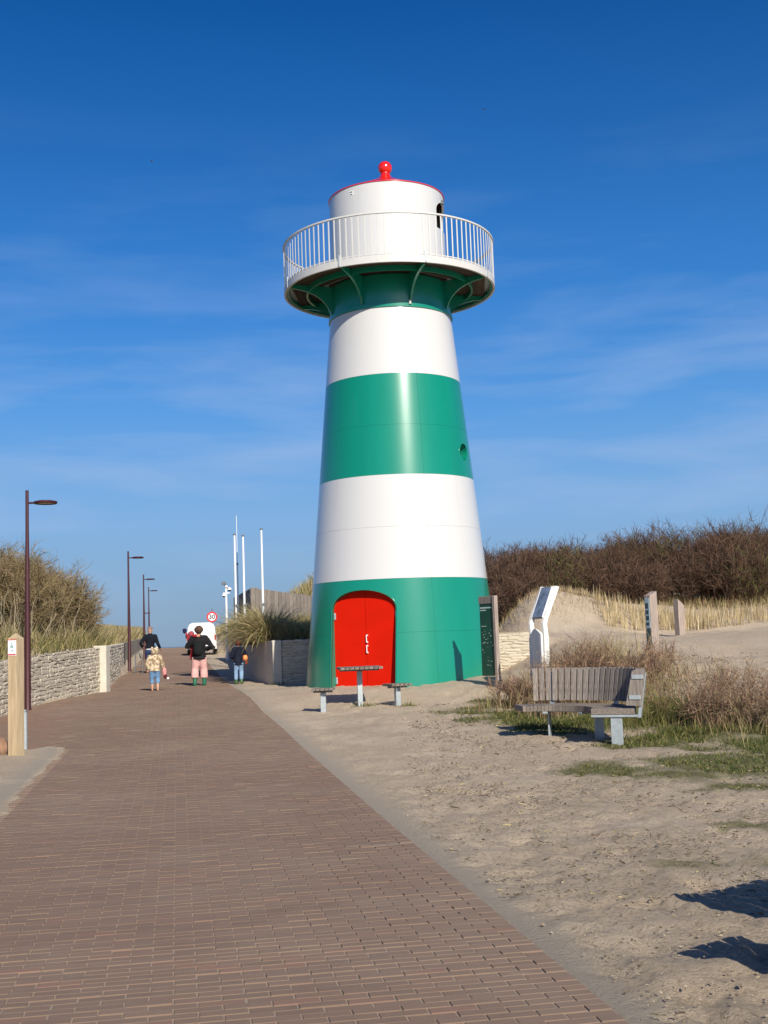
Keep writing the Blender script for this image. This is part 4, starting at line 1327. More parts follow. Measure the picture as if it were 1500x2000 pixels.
    for sd in (-1, 1):
        MB().tube([(sd * .020 * s, .060 * s, fz + .010 * s), (sd * .020 * s, .069 * s, fz + .010 * s)], .007 * s, 8).build('eye', M['black'], bo)
    MB().tube([(-.018 * s, .066 * s, fz - .032 * s), (.018 * s, .066 * s, fz - .032 * s)], .004 * s, 6).build('mouth', cl['lip'], bo)
    link('trousers', fuse('trousers', trou, cl['trousers'], .010 * s, 4), t)
    link(cl.get('top_name', 'jacket'), fuse('jacket', jacket, cl['jacket'], .011 * s, 4), t)
    return t, None

SK = mat('skin', (.52, .30, .21), .6); LIP = mat('lips', (.40, .13, .11), .6)
walk = dict(knee_l=(-.060, .030, .285), ank_l=(-.062, -.035, .045), knee_r=(.058, .045, .285), ank_r=(.062, .03, .042))
# woman with rucksack
pose = dict(walk, elb_l=(-.20, .03, .66), wri_l=(-.13, .12, .70), elb_r=(.215, -.02, .65), wri_r=(.12, .08, .60))
pose.update(knee_l=(-.074, .02, .285), ank_l=(-.080, -.03, .045), knee_r=(.074, .03, .285), ank_r=(.078, .0, .042))
wo, N_ = person(-5.20, 33.2, 1.62, math.radians(9), 'person in black jacket and backpack, pink trousers and green boots', pose,
     dict(skin=SK, lip=LIP, trousers=cloth('pink_trousers', (.62, .36, .34)), trouser_pad=.018, trouser_end=.66, flare=1.5, jacket=cloth('black_jacket', (.014, .013, .016)), jacket_pad=.020, jacket_hem=.44,
          boots=mat('green_boots', (.012, .13, .07), .4), boot_top=.72), 1.0)
blob('hair', cloth('brown_hair', (.085, .05, .035)), wo, (0, -.005, 1.525), (.115, .12, .115), 3, .10)
bk = skin_mesh('backpack', {'b': (-.03, -.17, .80, .13, .085), 'm': (-.03, -.18, 1.0, .15, .10), 't': (-.03, -.14, 1.22, .11, .07)}, [('b', 'm'), ('m', 't')], cloth('backpack_black', (.010, .012, .013)))
pk = link('backpack', bk, wo)
for sx in (-.12, .06):
    MB().tube([(sx, -.13, 1.28), (sx, -.03, 1.36), (sx, .10, 1.25)], .022, 8).build('strap', M['black'], pk, 50)
blob('hood', cloth('red_hood', (.30, .02, .03)), wo, (-.10, -.10, 1.36), (.10, .06, .045), 5, .15)
blob('hood_lining', cloth('hood_lining', (.70, .30, .20)), wo, (-.02, -.125, 1.355), (.055, .045, .035), 6, .1)
# child carried at her shoulder
cN = {'pelvis': (-.10, .16, .98, .10), 'chest': (-.14, .17, 1.16, .10), 'upper': (-.17, .17, 1.26, .075), 'neck': (-.19, .17, 1.32, .035), 'head': (-.205, .17, 1.40, .068), 'crown': (-.21, .17, 1.45, .05),
      'shr': (-.09, .17, 1.27, .04), 'er': (-.02, .14, 1.22, .032), 'wr': (.04, .10, 1.24, .025), 'shl': (-.25, .17, 1.28, .04), 'el': (-.30, .14, 1.36, .032), 'wl': (-.345, .12, 1.43, .026), 'hl': (-.365, .12, 1.465, .028),
      'kl': (-.20, .25, .86, .06), 'al': (-.22, .22, .70, .045), 'kr': (.02, .27, .86, .06), 'ar': (.03, .23, .70, .045)}
cE = [('pelvis', 'chest'), ('chest', 'upper'), ('upper', 'neck'), ('neck', 'head'), ('head', 'crown'), ('upper', 'shr'), ('shr', 'er'), ('er', 'wr'), ('upper', 'shl'), ('shl', 'el'), ('el', 'wl'), ('wl', 'hl'), ('pelvis', 'kl'), ('kl', 'al'), ('pelvis', 'kr'), ('kr', 'ar')]
tt = empty('person', wo.location, math.radians(9))
tag(tt, 'small child in red carried at the shoulder, reaching out one dark mitten', 'person', 'family walking up the path')
link('body', skin_mesh('body', cN, cE, cloth('red_overall', (.36, .03, .04))), tt)
blob('hood', cloth('child_hood', (.33, .07, .09)), tt, (-.208, .165, 1.415), (.085, .085, .085), 8, .08)
blob('mitten', cloth('navy_mitten', (.012, .016, .05)), tt, (-.385, .12, 1.495), (.05, .035, .06), 9, .15)
for i in range(5):
    a_ = math.radians(-50 + 28 * i)
    MB().tube([(-.385, .12, 1.50), (-.385 + .075 * math.sin(a_), .12, 1.50 + .075 * math.cos(a_))], [.02, .013], 6).build('finger', bpy.data.materials['navy_mitten'], tt, 60)

# man in black
pose = dict(elb_l=(-.205, -.04, .64), wri_l=(-.165, .06, .56), elb_r=(.165, -.03, .62), wri_r=(.215, .05, .52),
            knee_l=(-.058, .04, .285), ank_l=(-.060, .03, .045), knee_r=(.055, .015, .285), ank_r=(.045, -.08, .06))
ma, N_ = person(-9.14, 46.4, 1.77, math.radians(12), 'person with short grey hair in black sweater, dark jeans and tan boots', pose,
     dict(skin=SK, lip=LIP, trousers=cloth('dark_jeans', (.025, .045, .11)), trouser_pad=.004, trouser_end=.95, jacket=cloth('black_sweater', (.008, .010, .016)), jacket_pad=.008, jacket_hem=.53, top_name='sweater',
          boots=cloth('tan_boots', (.26, .13, .055)), boot_top=.30), 1.04)
blob('hair', cloth('grey_hair', (.22, .17, .15)), ma, (0, .0, 1.70), (.098, .108, .075), 11, .06)
sh_ = MB(); loft(sh_, [(0, 0, .885, .170, .128), (0, 0, .90, .173, .131), (0, 0, .96, .17, .128)]); sh_.build('shirt_hem', cloth('pale_shirt', (.55, .57, .62)), ma, 50)

# girl in beige jacket
pose = dict(elb_l=(-.17, -.01, .63), wri_l=(-.16, .02, .50), elb_r=(.18, .02, .64), wri_r=(.20, .05, .51),
            knee_l=(-.068, .04, .28), ank_l=(-.062, .03, .05), knee_r=(.068, .02, .285), ank_r=(.062, -.05, .05))
gm, nt, b = nodes_of('patterned_fleece')
nn = nt.nodes.new('ShaderNodeTexNoise'); nn.inputs['Scale'].default_value = 16
tcx = nt.nodes.new('ShaderNodeTexCoord'); nt.links.new(tcx.outputs['Object'], nn.inputs[0])
rr = nt.nodes.new('ShaderNodeValToRGB'); nt.links.new(nn.outputs[0], rr.inputs[0])
rr.color_ramp.elements[0].position, rr.color_ramp.elements[0].color = .44, (.27, .19, .11, 1)
rr.color_ramp.elements[1].position, rr.color_ramp.elements[1].color = .56, (.62, .51, .36, 1)
nt.links.new(rr.outputs[0], b.inputs['Base Color']); b.inputs['Roughness'].default_value = .95
gi, N_ = person(-5.93, 30.65, 1.07, math.radians(11), 'small person in hooded beige patterned jacket, blue jeans and bare shins', pose,
     dict(skin=SK, lip=LIP, trousers=cloth('blue_jeans', (.13, .24, .40), .3), trouser_pad=.013, trouser_end=.5, jacket=gm, jacket_pad=.022, jacket_hem=.46), 1.1)
hd = blob('hood', gm, gi, (0, -.005, .985), (.095, .10, .10), 13, .06)
for sx in (-1, 1):
    blob('hood_ear', bpy.data.materials['patterned_fleece'], gi, (sx * .06, -.01, 1.075), (.028, .022, .03), 14, .1)
bag = empty('toy_bag', (gi.location.x + .235, gi.location.y + .05, gi.location.z), 0)
tag(bag, 'pink and dark red cloth bag hanging from the hand of the child in beige', 'bag')
blob('bag_body', cloth('pink_cloth', (.62, .25, .25)), bag, (0, .0, .47), (.05, .04, .11), 16, .12)
blob('bag_foot', cloth('dark_red_cloth', (.10, .02, .025)), bag, (.02, 0, .35), (.045, .035, .06), 17, .15)
blob('tassel', M['sign_white'], bag, (.085, 0, .30), (.032, .032, .032), 18, .1)

# child in navy coat
pose = dict(elb_l=(-.16, .0, .63), wri_l=(-.12, .10, .58), elb_r=(.185, .02, .63), wri_r=(.15, .10, .56),
            knee_l=(-.062, .03, .285), ank_l=(-.062, .02, .045), knee_r=(.062, .03, .285), ank_r=(.062, -.045, .05))
ki, N_ = person(-4.18, 33.6, 1.20, math.radians(5), 'small person in long navy coat, pale jeans and green boots by the wall', pose,
     dict(skin=SK, lip=LIP, trousers=cloth('pale_jeans', (.20, .31, .47), .25), trouser_pad=.009, trouser_end=.8, jacket=cloth('navy_coat', (.011, .014, .028)), jacket_pad=.016, jacket_hem=.43,
          boots=mat('moss_boots', (.05, .12, .04), .5), boot_top=.42), .96)
blob('hair', cloth('auburn_hair', (.10, .03, .02)), ki, (0, .0, 1.125), (.083, .09, .085), 21, .08)
bl_ = empty('orange_ball', (ki.location.x + .19, ki.location.y + .02, ki.location.z), 0)
tag(bl_, 'orange ball tucked under the arm of the child in navy', 'ball')
blob('ball', mat('orange_ball', (.75, .27, .08), .5, var=.2, vscale=5), bl_, (0, 0, .71), (.075, .075, .09), 22, .02)
MB().tube([(.045, .01, .62), (.03, .01, .56), (.0, .01, .54)], [.03, .04, .025], 8).build('ball_net', cloth('rust_net', (.22, .06, .025)), bl_, 60)

# ------------------------------------------------------------------ parked van
vn = empty('white_van', (-11.05, 71.5, H(-11.05, 73)), math.radians(7))
tag(vn, 'white panel van parked at the path edge below the round sign', 'van')
sec = []
prof_v = [(-1.0, .34), (-1.0, .92), (-.985, 1.0), (-.90, 1.62), (-.80, 1.82), (-.62, 1.90), (.62, 1.90), (.80, 1.82), (.90, 1.62), (.985, 1.0), (1.0, .92), (1.0, .34)]
st = [(0, .94, .0, 1.0), (.05, 1.0, .0, 1.0), (2.4, 1.0, 0, 1.0), (3.0, .99, 0, .97), (3.55, .97, 0, .70), (4.25, .92, 0, .56), (4.35, .86, 0, .52)]
vs, fs = [], []
for (yy, ws, _, hs) in st:
    for (px_, pz_) in prof_v:
        zz_ = .34 + (pz_ - .34) * (1.0 if pz_ < .95 else 1) if hs == 1 else .34 + (pz_ - .34) * hs
        vs.append((px_ * .88 * ws, yy, zz_))
n = len(prof_v)
for i in range(len(st) - 1):
    for j in range(n):
        k_ = (j + 1) % n
        fs.append((i * n + j, i * n + k_, (i + 1) * n + k_, (i + 1) * n + j))
fs += [tuple(range(n)), tuple((len(st) - 1) * n + j for j in reversed(range(n)))]
MB().add(vs, fs).build('body', M['van_white'], vn, 28)
for sx in (-1, 1):
    d_ = MB().prism([(sx * .01, .52), (sx * .78, .52), (sx * .79, .98), (sx * .72, 1.58), (sx * .62, 1.74), (sx * .01, 1.76)], -.02, .0, lambda s, z, t: Vector((s, t, z))).build('rear_door', M['van_white'], vn)
    MB().box((sx * .07, -.03, 1.02), (.05, .02, .09), bev=.005).build('handle', M['steel_dark'], d_)
    MB().box((sx * .81, -.012, 1.02), (.10, .04, .30), bev=.01).build('tail_light', mat('tail_light', (.35, .02, .02), .3) if sx < 0 else bpy.data.materials['tail_light'], vn)
    MB().box((sx * .98, 2.85, 1.12), (.16, .08, .20), bev=.02).build('mirror', M['black'], vn)
MB().box((0, -.03, .40), (1.62, .14, .22), bev=.03).build('bumper', M['black'], vn)
MB().box((0, -.045, .66), (.46, .012, .11), bev=.002).build('number_plate', mat('number_plate', (.55, .50, .38), .5), vn)
for sx in (-1, 1):
    for yy in (.75, 3.45):
        w_ = MB()
        tw = []
        for (r, xo) in ((.20, -.09), (.31, -.10), (.325, -.06), (.325, .06), (.31, .10), (.20, .09)):
            tw.append((r, xo))
        vs, fs = [], []
        for (r, xo) in tw:
            for i in range(28):
                a_ = 2 * math.pi * i / 28
                vs.append((sx * .76 + xo, yy + r * math.cos(a_), .325 + r * math.sin(a_)))
        for k_ in range(6):
            for i in range(28):
                fs.append((k_ * 28 + i, k_ * 28 + (i + 1) % 28, ((k_ + 1) % 6) * 28 + (i + 1) % 28, ((k_ + 1) % 6) * 28 + i))
        wh_ = w_.add(vs, fs).build('wheel', M['rubber'], vn, 40)
        MB().tube([(sx * .76 - .07, yy, .325), (sx * .76 + .07, yy, .325)], .195, 24).build('rim', M['galvanised'], wh_, 40)

# ------------------------------------------------------------------ two birds high up
def bird(loc, label, rz):
    t = empty('gull', loc, rz)
    tag(t, label, 'bird', 'birds in the sky')
    N = {'b': (0, 0, 0, .055), 'c': (0, .12, .01, .05), 'h': (0, .22, .03, .032), 'k': (0, .28, .025, .008), 't': (0, -.14, 0, .03, .012), 'tt': (0, -.24, 0, .04, .006)}
    E = [('b', 'c'), ('c', 'h'), ('h', 'k'), ('b', 't'), ('t', 'tt')]
    for sx in (-1, 1):
        N['w1%d' % sx] = (sx * .14, .10, .06, .03, .012); N['w2%d' % sx] = (sx * .30, .08, .10, .03, .008); N['w3%d' % sx] = (sx * .46, -.02, .06, .012, .005)
        E += [('c', 'w1%d' % sx), ('w1%d' % sx, 'w2%d' % sx), ('w2%d' % sx, 'w3%d' % sx)]
    link('body', skin_mesh('body', N, E, mat('bird_grey', (.05, .055, .07), .8), 1), t)
bird((13.8, 140, 65.0), 'tiny dark bird in the clear sky above the red ball finial', .5)
bird((-26.5, 140, 59.9), 'tiny dark bird alone in the sky over the street lamps', 2.0)

# ------------------------------------------------------------------ plants
def blades(P, az, lean, ln, wd, col, droop=.5, segs=3, flat=None):
    """ribbon blades: P roots (n,3), az heading, lean from vertical, droop bends them over"""
    n = len(P)
    t = np.linspace(0, 1, segs + 1)
    ang = lean[:, None] + droop[:, None] * t[None, :] if hasattr(droop, '__len__') else lean[:, None] + droop * t[None, :]
    dr = np.sin(ang); dz = np.cos(ang)
    step = (ln / segs)[:, None]
    r = np.concatenate([np.zeros((n, 1)), np.cumsum(dr[:, :-1] * step, 1)], 1)
    z = np.concatenate([np.zeros((n, 1)), np.cumsum(dz[:, :-1] * step, 1)], 1)
    cx, cy = np.cos(az)[:, None], np.sin(az)[:, None]
    C = np.stack([P[:, 0:1] + r * cx, P[:, 1:2] + r * cy, P[:, 2:3] + z], 2)
    wa = RNG.uniform(0, math.pi, n)
    wv = np.stack([np.cos(wa), np.sin(wa), RNG.normal(0, .2, n)], 1)
    w = (wd[:, None] * (1 - .82 * t[None, :] ** 1.5))[..., None] * wv[:, None, :] / 2
    V = np.concatenate([C - w, C + w], 1)              # n, 2(segs+1), 3
    base = (np.arange(n) * 2 * (segs + 1))[:, None]
    F = []
    for k in range(segs):
        F.append(np.concatenate([base + k, base + k + 1, base + segs + 2 + k, base + segs + 1 + k], 1))
    F = np.concatenate(F)
    Cc = np.repeat(col[:, None, :], 2 * (segs + 1), 1)
    return V.reshape(-1, 3), F, Cc.reshape(-1, 3)

def join(parts):
    Vs, Fs, Cs, o = [], [], [], 0
    for V, F, C in parts:
        Vs.append(V); Fs.append(F + o); Cs.append(C); o += len(V)
    return np.concatenate(Vs), np.concatenate(Fs), np.concatenate(Cs)

def pick(cols, n, jit=.18):
    c = np.array(cols)[RNG.integers(0, len(cols), n)]
    return np.clip(c * (1 + RNG.normal(0, jit, (n, 1))), .004, .9)

def ribbons(S, D, ln, wd, col, bend=.35, segs=3):
    """twigs: starts S, unit directions D, wandering a little and curving upwards"""
    n = len(S)
    pts = [S]; d = D.copy(); cur = S
    for k in range(segs):
        cur = cur + d * (ln / segs)[:, None]
        pts.append(cur)
        d = d + RNG.normal(0, bend, (n, 3)); d /= np.linalg.norm(d, axis=1, keepdims=True)
    C = np.stack(pts, 1)
    wv = np.cross(D, RNG.normal(0, 1, (n, 3))); wv /= np.linalg.norm(wv, axis=1, keepdims=True) + 1e-9
    t = np.linspace(0, 1, segs + 1)
    w = (wd[:, None] * (1 - .7 * t[None, :]))[..., None] * wv[:, None, :] / 2
    V = np.concatenate([C - w, C + w], 1)
    base = (np.arange(n) * 2 * (segs + 1))[:, None]
    F = np.concatenate([np.concatenate([base + k, base + k + 1, base + segs + 2 + k, base + segs + 1 + k], 1) for k in range(segs)])
    return (V.reshape(-1, 3), F, np.repeat(col[:, None, :], 2 * (segs + 1), 1).reshape(-1, 3)), C

def bush(cen, R, Ht, stems, kids, cols, wd, up=1.0, twigl=.38, levels=2, arch=.0):
    """twiggy shrub: stems fan out from the foot, twigs fill the crown"""
    a = RNG.uniform(0, 2 * math.pi, stems); rr = np.sqrt(RNG.uniform(0, 1, stems))
    S = np.stack([cen[0] + np.cos(a) * rr * R * .45, cen[1] + np.sin(a) * rr * R * .45, np.full(stems, cen[2])], 1)
    S[:, 2] = np.minimum(h(S[:, 0], S[:, 1]) - .03, cen[2] + .4)
    D = np.stack([np.cos(a) * rr * R / Ht * .75, np.sin(a) * rr * R / Ht * .75, np.ones(stems) * up], 1) + RNG.normal(0, .15, (stems, 3))
    D /= np.linalg.norm(D, axis=1, keepdims=True)
    ln = Ht * RNG.uniform(.65, 1.05, stems) * (1 - .25 * rr)
    out = []
    r, C = ribbons(S, D, ln, np.full(stems, wd * 2.2), pick(cols, stems), .12, 4)
    out.append(r)
    for lv in range(levels):
        m = len(C)
        k = kids if lv == 0 else max(2, kids // 2)
        i = np.repeat(np.arange(m), k)
        t = RNG.uniform(.25, 1.0, len(i)) * (C.shape[1] - 1.001)
        j = t.astype(int); fr = (t - j)[:, None]
        S = C[i, j] * (1 - fr) + C[i, j + 1] * fr
        d = C[i, j + 1] - C[i, j]; d /= np.linalg.norm(d, axis=1, keepdims=True) + 1e-9
        D = d * .8 + RNG.normal(0, .55, (len(i), 3)) + np.array([0, 0, .15])
        D /= np.linalg.norm(D, axis=1, keepdims=True)
        ln = Ht * twigl * (.62 ** lv) * RNG.uniform(.4, 1.0, len(i))
        r, C = ribbons(S, D, ln, np.full(len(i), wd * (1.3 - .4 * lv)), pick(cols, len(i)), .22 + arch, 3)
        out.append(r)
    return join(out)

STRAW = [(.50, .40, .22), (.42, .33, .17), (.36, .30, .14), (.30, .27, .11)]
OLIVE = [(.22, .21, .07), (.17, .17, .05), (.30, .26, .10), (.13, .14, .04)]
GREEN = [(.045, .075, .015), (.06, .09, .018), (.095, .11, .026), (.15, .14, .05)]
BROWN = [(.105, .058, .038), (.078, .045, .031), (.135, .078, .05), (.066, .047, .032)]
RUST = [(.20, .115, .075), (.26, .16, .10), (.15, .09, .07), (.34, .24, .15)]

def zof(x, y, sink=.02): return h(x, y) - sink

# ---- short green turf and weeds on the sand
n = 150000
x = RNG.uniform(.3, 7.2, n); y = RNG.uniform(6.5, 25.5, n)
m_ = moss(x, y)
k_ = (RNG.uniform(0, 1, n) < m_ ** 1.3 * .95) & (path_in(x, y) < -.1)
x, y, m_ = x[k_], y[k_], m_[k_]
n = len(x)
dist = np.hypot(x, y)
tall = .022 + .05 * m_ * RNG.uniform(.3, 1.0, n) * (.5 + .5 * sstep(10, 15, y)) + .10 * (fbm(x, y, 1.1, 2, 77) > .60) * sstep(13, 16, y) * RNG.uniform(.3, 1, n)
P = np.stack([x, y, zof(x, y, .012)], 1)
gcols = np.where(RNG.uniform(0, 1, (n, 1)) < .72, pick(GREEN, n), pick(OLIVE, n))
V, F, Cc = blades(P, RNG.uniform(0, 2 * math.pi, n), RNG.uniform(.1, .9, n), tall, .004 + .0011 * dist * .5, gcols, .7, 2)
tag(link('grass', np_mesh('grass', V, F, M['grass'], Cc)), 'short green turf and weeds spreading over the sand round the bench', 'grass', kind='stuff')

# ---- dead bits, twigs and straw scattered over the sand
n = 26000
x = RNG.uniform(.2, 7.0, n); y = 4.6 + 19 * RNG.uniform(0, 1, n) ** 1.5
k_ = path_in(x, y) < -.12 - .4 * RNG.uniform(0, 1, n) ** 3
x, y = x[k_], y[k_]; n = len(x)
dd = fbm(x, y, .8, 3, 61)
k_ = RNG.uniform(0, 1, n) < sstep(.36, .66, dd); x, y = x[k_], y[k_]; n = len(x)
a = RNG.uniform(0, 2 * math.pi, n)
D = np.stack([np.cos(a), np.sin(a), RNG.uniform(-.05, .25, n)], 1)
P = np.stack([x, y, h(x, y) + .012], 1)
lcol = np.where(RNG.uniform(0, 1, (n, 1)) < .86, pick([(.07, .05, .033), (.11, .08, .05), (.09, .08, .035), (.16, .12, .08)], n), pick(STRAW[1:], n))
r, _ = ribbons(P, D, RNG.uniform(.012, .03, n) * (1 + 3.0 * RNG.uniform(0, 1, n) ** 6), RNG.uniform(.0025, .006, n) + .0005 * y, lcol, .35, 3)
tag(link('litter', np_mesh('litter', *r[:2], M['twig'], r[2])), 'dead twigs and straw scattered over the trampled sand', 'litter', kind='stuff')

# ---- crumbs of damp sand and tiny stones on the loose surface
n = 9000
x = RNG.uniform(.1, 6.5, n); y = 4.5 + 14 * RNG.uniform(0, 1, n) ** 1.7
k_ = (path_in(x, y) < -.14) & (RNG.uniform(0, 1, n) < .25 + .75 * sstep(.4, .62, fbm(x, y, .6, 3, 133)))
x, y = x[k_], y[k_]; n = len(x)
r_ = RNG.uniform(.003, .007, n) * (1 + 1.2 * RNG.uniform(0, 1, n) ** 6) + .0002 * y
O = np.array([(1, 0, 0), (0, 1, 0), (-1, 0, 0), (0, -1, 0), (0, 0, .8), (0, 0, -.6)], float)
V = np.stack([x, y, h(x, y) + .012], 1)[:, None, :] + O[None] * r_[:, None, None] * RNG.uniform(.65, 1.35, (n, 6, 1))
Fo = np.array([(0, 1, 4), (1, 2, 4), (2, 3, 4), (3, 0, 4), (1, 0, 5), (2, 1, 5), (3, 2, 5), (0, 3, 5)])
F = (np.arange(n) * 6)[:, None, None] + Fo[None]
cc_ = np.where(RNG.uniform(0, 1, (n, 1)) < .82, pick([(.30, .24, .17), (.25, .20, .14), (.34, .28, .20)], n, .12), pick([(.13, .10, .075), (.18, .15, .11)], n))
tag(link('sand_crumbs', np_mesh('sand_crumbs', V.reshape(-1, 3), F.reshape(-1, 3), M['twig'], np.repeat(cc_[:, None, :], 6, 1).reshape(-1, 3))), 'crumbs of sand and tiny stones strewn over the loose surface', 'gravel', kind='stuff')

# ---- marram and dry grass on the dunes
def dune_grass(x, y, hmin, hmax, cols, wk=.0011, lean=.5, droop=.9):
    n = len(x)
    P = np.stack([x, y, zof(x, y)], 1)
    d = np.hypot(x, y)
    return blades(P, RNG.uniform(0, 2 * math.pi, n), RNG.uniform(.0, lean, n), RNG.uniform(hmin, hmax, n), .004 + wk * d * RNG.uniform(.5, 1.0, n), pick(cols, n), RNG.uniform(.2, droop, n), 3)
parts = []
# left dune
n = 26000
y = 22 + 78 * RNG.uniform(0, 1, n) ** 1.7
x = wl(y) - .28 - 9 * RNG.uniform(0, 1, n) ** 1.6
parts.append(dune_grass(x, y, .30, .75, STRAW[1:] + [(.2, .17, .08), (.24, .2, .11)], .0006))
# tussocks along the top of the left wall
n = 9000
y = RNG.uniform(22, 50, n); x = wl(y) - .22 - .9 * RNG.uniform(0, 1, n) ** 1.5
parts.append(dune_grass(x, y, .12, .42, OLIVE + GREEN[2:] + STRAW[2:], .0005))
# far left dune flank, straw yellow
n = 9000
y = RNG.uniform(44, 100, n); x = wl(y) - .25 - 5 * RNG.uniform(0, 1, n)
parts.append(dune_grass(x, y, .3, .7, STRAW[:3], .0006))
# retained dune behind the right wall
n = 30000
y = 32.7 + 32 * RNG.uniform(0, 1, n) ** 1.4; x = wr(y) + .3 + 8.5 * RNG.uniform(0, 1, n) ** 1.2
k_ = x < 2.4 + .12 * (y - 40); x, y = x[k_], y[k_]
k_ = ~((x > -7.6) & (x < -2.5) & (y > 50.5 + (x + 5.6) * 1.1) & (y < 58.5))
x, y = x[k_], y[k_]
parts.append(dune_grass(x, y, .30, .78, STRAW + OLIVE[:3] + RUST[3:], .0007))
n = 9000
y = RNG.uniform(52, 102, n); x = wr(y) + .2 + 5 * RNG.uniform(0, 1, n)
parts.append(dune_grass(x, y, .3, .8, STRAW, .0005))
# right dune: thin growth on the mound and slope
n = 16000
x = RNG.uniform(3.0, 22, n); y = RNG.uniform(37.5, 44, n)
k_ = RNG.uniform(0, 1, n) < .04 + .96 * sstep(40.2, 42.0, y)
x, y = x[k_], y[k_]
parts.append(dune_grass(x, y, .12, .42, STRAW[2:] + OLIVE[:2] + RUST[:3], .0005))
V, F, Cc = join(parts)
tag(link('dune_grass', np_mesh('dune_grass', V, F, M['grass'], Cc)), 'straw and olive marram grass covering the dunes behind the walls', 'grass', kind='stuff')

# ---- cut reed stubble planted in rows against the wind
n = 4600
x = RNG.uniform(6.6, 22, n); row = RNG.integers(0, 6, n)
y = 36.6 + row * .42 + RNG.normal(0, .05, n) + (x - 8) * .03
P = np.stack([x, y, zof(x, y, .05)], 1)
V1 = blades(P, RNG.uniform(0, 6.28, n), RNG.uniform(0, .16, n), RNG.uniform(.25, .62, n), RNG.uniform(.012, .030, n), pick([(.52, .42, .24), (.45, .35, .19), (.58, .48, .30), (.38, .29, .15)], n), .1, 2)
n = 2800                                                     # shorter stubble on the mound
x = RNG.normal(5.6, 1.9, n); y = RNG.normal(39.6, 1.2, n)
P = np.stack([x, y, zof(x, y, .03)], 1)
V2 = blades(P, RNG.uniform(0, 6.28, n), RNG.uniform(0, .4, n), RNG.uniform(.08, .26, n), RNG.uniform(.009, .016, n), pick([(.50, .40, .25), (.42, .33, .2), (.36, .27, .16)], n), .3, 2)
V, F, Cc = join([V1, V2])
tag(link('reed_stubble', np_mesh('reed_stubble', V, F, M['grass'], Cc)), 'rows of cut straw coloured reeds stuck upright in the dune sand', 'reeds', kind='stuff')

# ---- brown thicket along the right dune
parts = []
for i in range(74):
    y = RNG.uniform(41.8, 51)
    x = 2.4 + 21 * (i + RNG.uniform(0, 1)) / 74
    ridge = np.interp(x, [2, 4.0, 5, 7, 9.5, 11, 12.2, 13.4, 15, 24], [4.2, 5.15, 5.1, 5.2, 5.35, 5.7, 6.05, 5.85, 5.45, 5.3])
    z0 = H(x, y)
    top = ridge + (y - 45) * .09 + RNG.normal(0, .10) - (0.9 if y < 43.6 else 0.2 if y < 45 else 0)
    Ht = max(.9, top - z0) * .84
    parts.append(bush((x, y, z0), RNG.uniform(1.0, 1.5), Ht, 38, 12, BROWN if RNG.uniform() < .8 else BROWN + OLIVE[3:], .017, 1.0, .34, 2))
for i in range(26):
    x = 2.6 + 20.5 * (i + RNG.uniform(0, 1)) / 26; y = RNG.uniform(46.5, 48.5); z0 = H(x, y)
    parts.append(bush((x, y, z0), 1.6, RNG.uniform(1.3, 1.8), 46, 10, BROWN, .022, .8, .42, 2))
V, F, Cc = join(parts)
tag(link('thicket', np_mesh('thicket', V, F, M['twig'], Cc)), 'dense leafless dark brown thicket along the dune crest', 'thicket', kind='stuff')

# ---- big shrub on the left dune
def shrub(name, label, cat, spec, cols, wd, group=None, leaf=None):
    cx, cy = spec[0][0], spec[0][1]
    t = empty(name, (cx, cy, H(cx, cy)))
    tag(t, label, cat, group)
    ps = [bush((a, b_, H(a, b_)), R, Ht, st, kd, cols, wd, 1.0, tl, lv, .06) for (a, b_, R, Ht, st, kd, tl, lv) in spec]
    V, F, Cc = join(ps)
    o = link('twigs', np_mesh('twigs', V - np.array(t.location), F, M['twig'], Cc), t)
    if leaf:
        V, F, Cc = leaf
        tag(link('grass_blades', np_mesh('grass_blades', V - np.array(t.location), F, M['grass'], Cc), t), kind='stuff')
    return t
OLB = [(.19, .14, .07), (.23, .175, .09), (.15, .105, .06), (.26, .19, .115), (.165, .14, .06)]
sp1 = []
for (a, b_, R, Ht) in [(-9.5, 31.0, 1.3, 2.25), (-10.6, 31.5, 1.4, 2.35), (-9.0, 32.6, 1.2, 2.1), (-10.0, 33.5, 1.5, 2.1), (-11.8, 32, 1.4, 2.2), (-8.9, 30.0, 1.0, 1.7), (-9.6, 35.4, 1.2, 1.55), (-12.5, 30.5, 1.4, 2.2), (-10.2, 29.4, 1.2, 2.0), (-9.25, 34.2, 1.0, 1.5), (-11.4, 34.5, 1.4, 1.8)]:
    sp1.append((a, b_, R, Ht, 60, 18, .32, 2))
shrub('sea_buckthorn', 'large domed olive brown shrub on the dune behind the lit wall', 'shrub', sp1, OLB, .013)
# dead pale stems in front of it
n = 260
y = RNG.uniform(25, 33, n); x = wl(y) - RNG.uniform(.5, 1.6, n)
P = np.stack([x, y, zof(x, y)], 1); D = np.stack([RNG.normal(0, .25, n), RNG.normal(0, .25, n), np.ones(n)], 1); D /= np.linalg.norm(D, axis=1, keepdims=True)
r, C = ribbons(P, D, RNG.uniform(.5, 1.5, n), RNG.uniform(.014, .028, n), pick([(.40, .34, .24), (.32, .27, .18), (.24, .2, .13)], n), .16, 4)
tag(link('dead_stems', np_mesh('dead_stems', *r[:2], M['twig'], r[2])), 'pale dead stems standing behind the left stone wall', 'stems', kind='stuff')

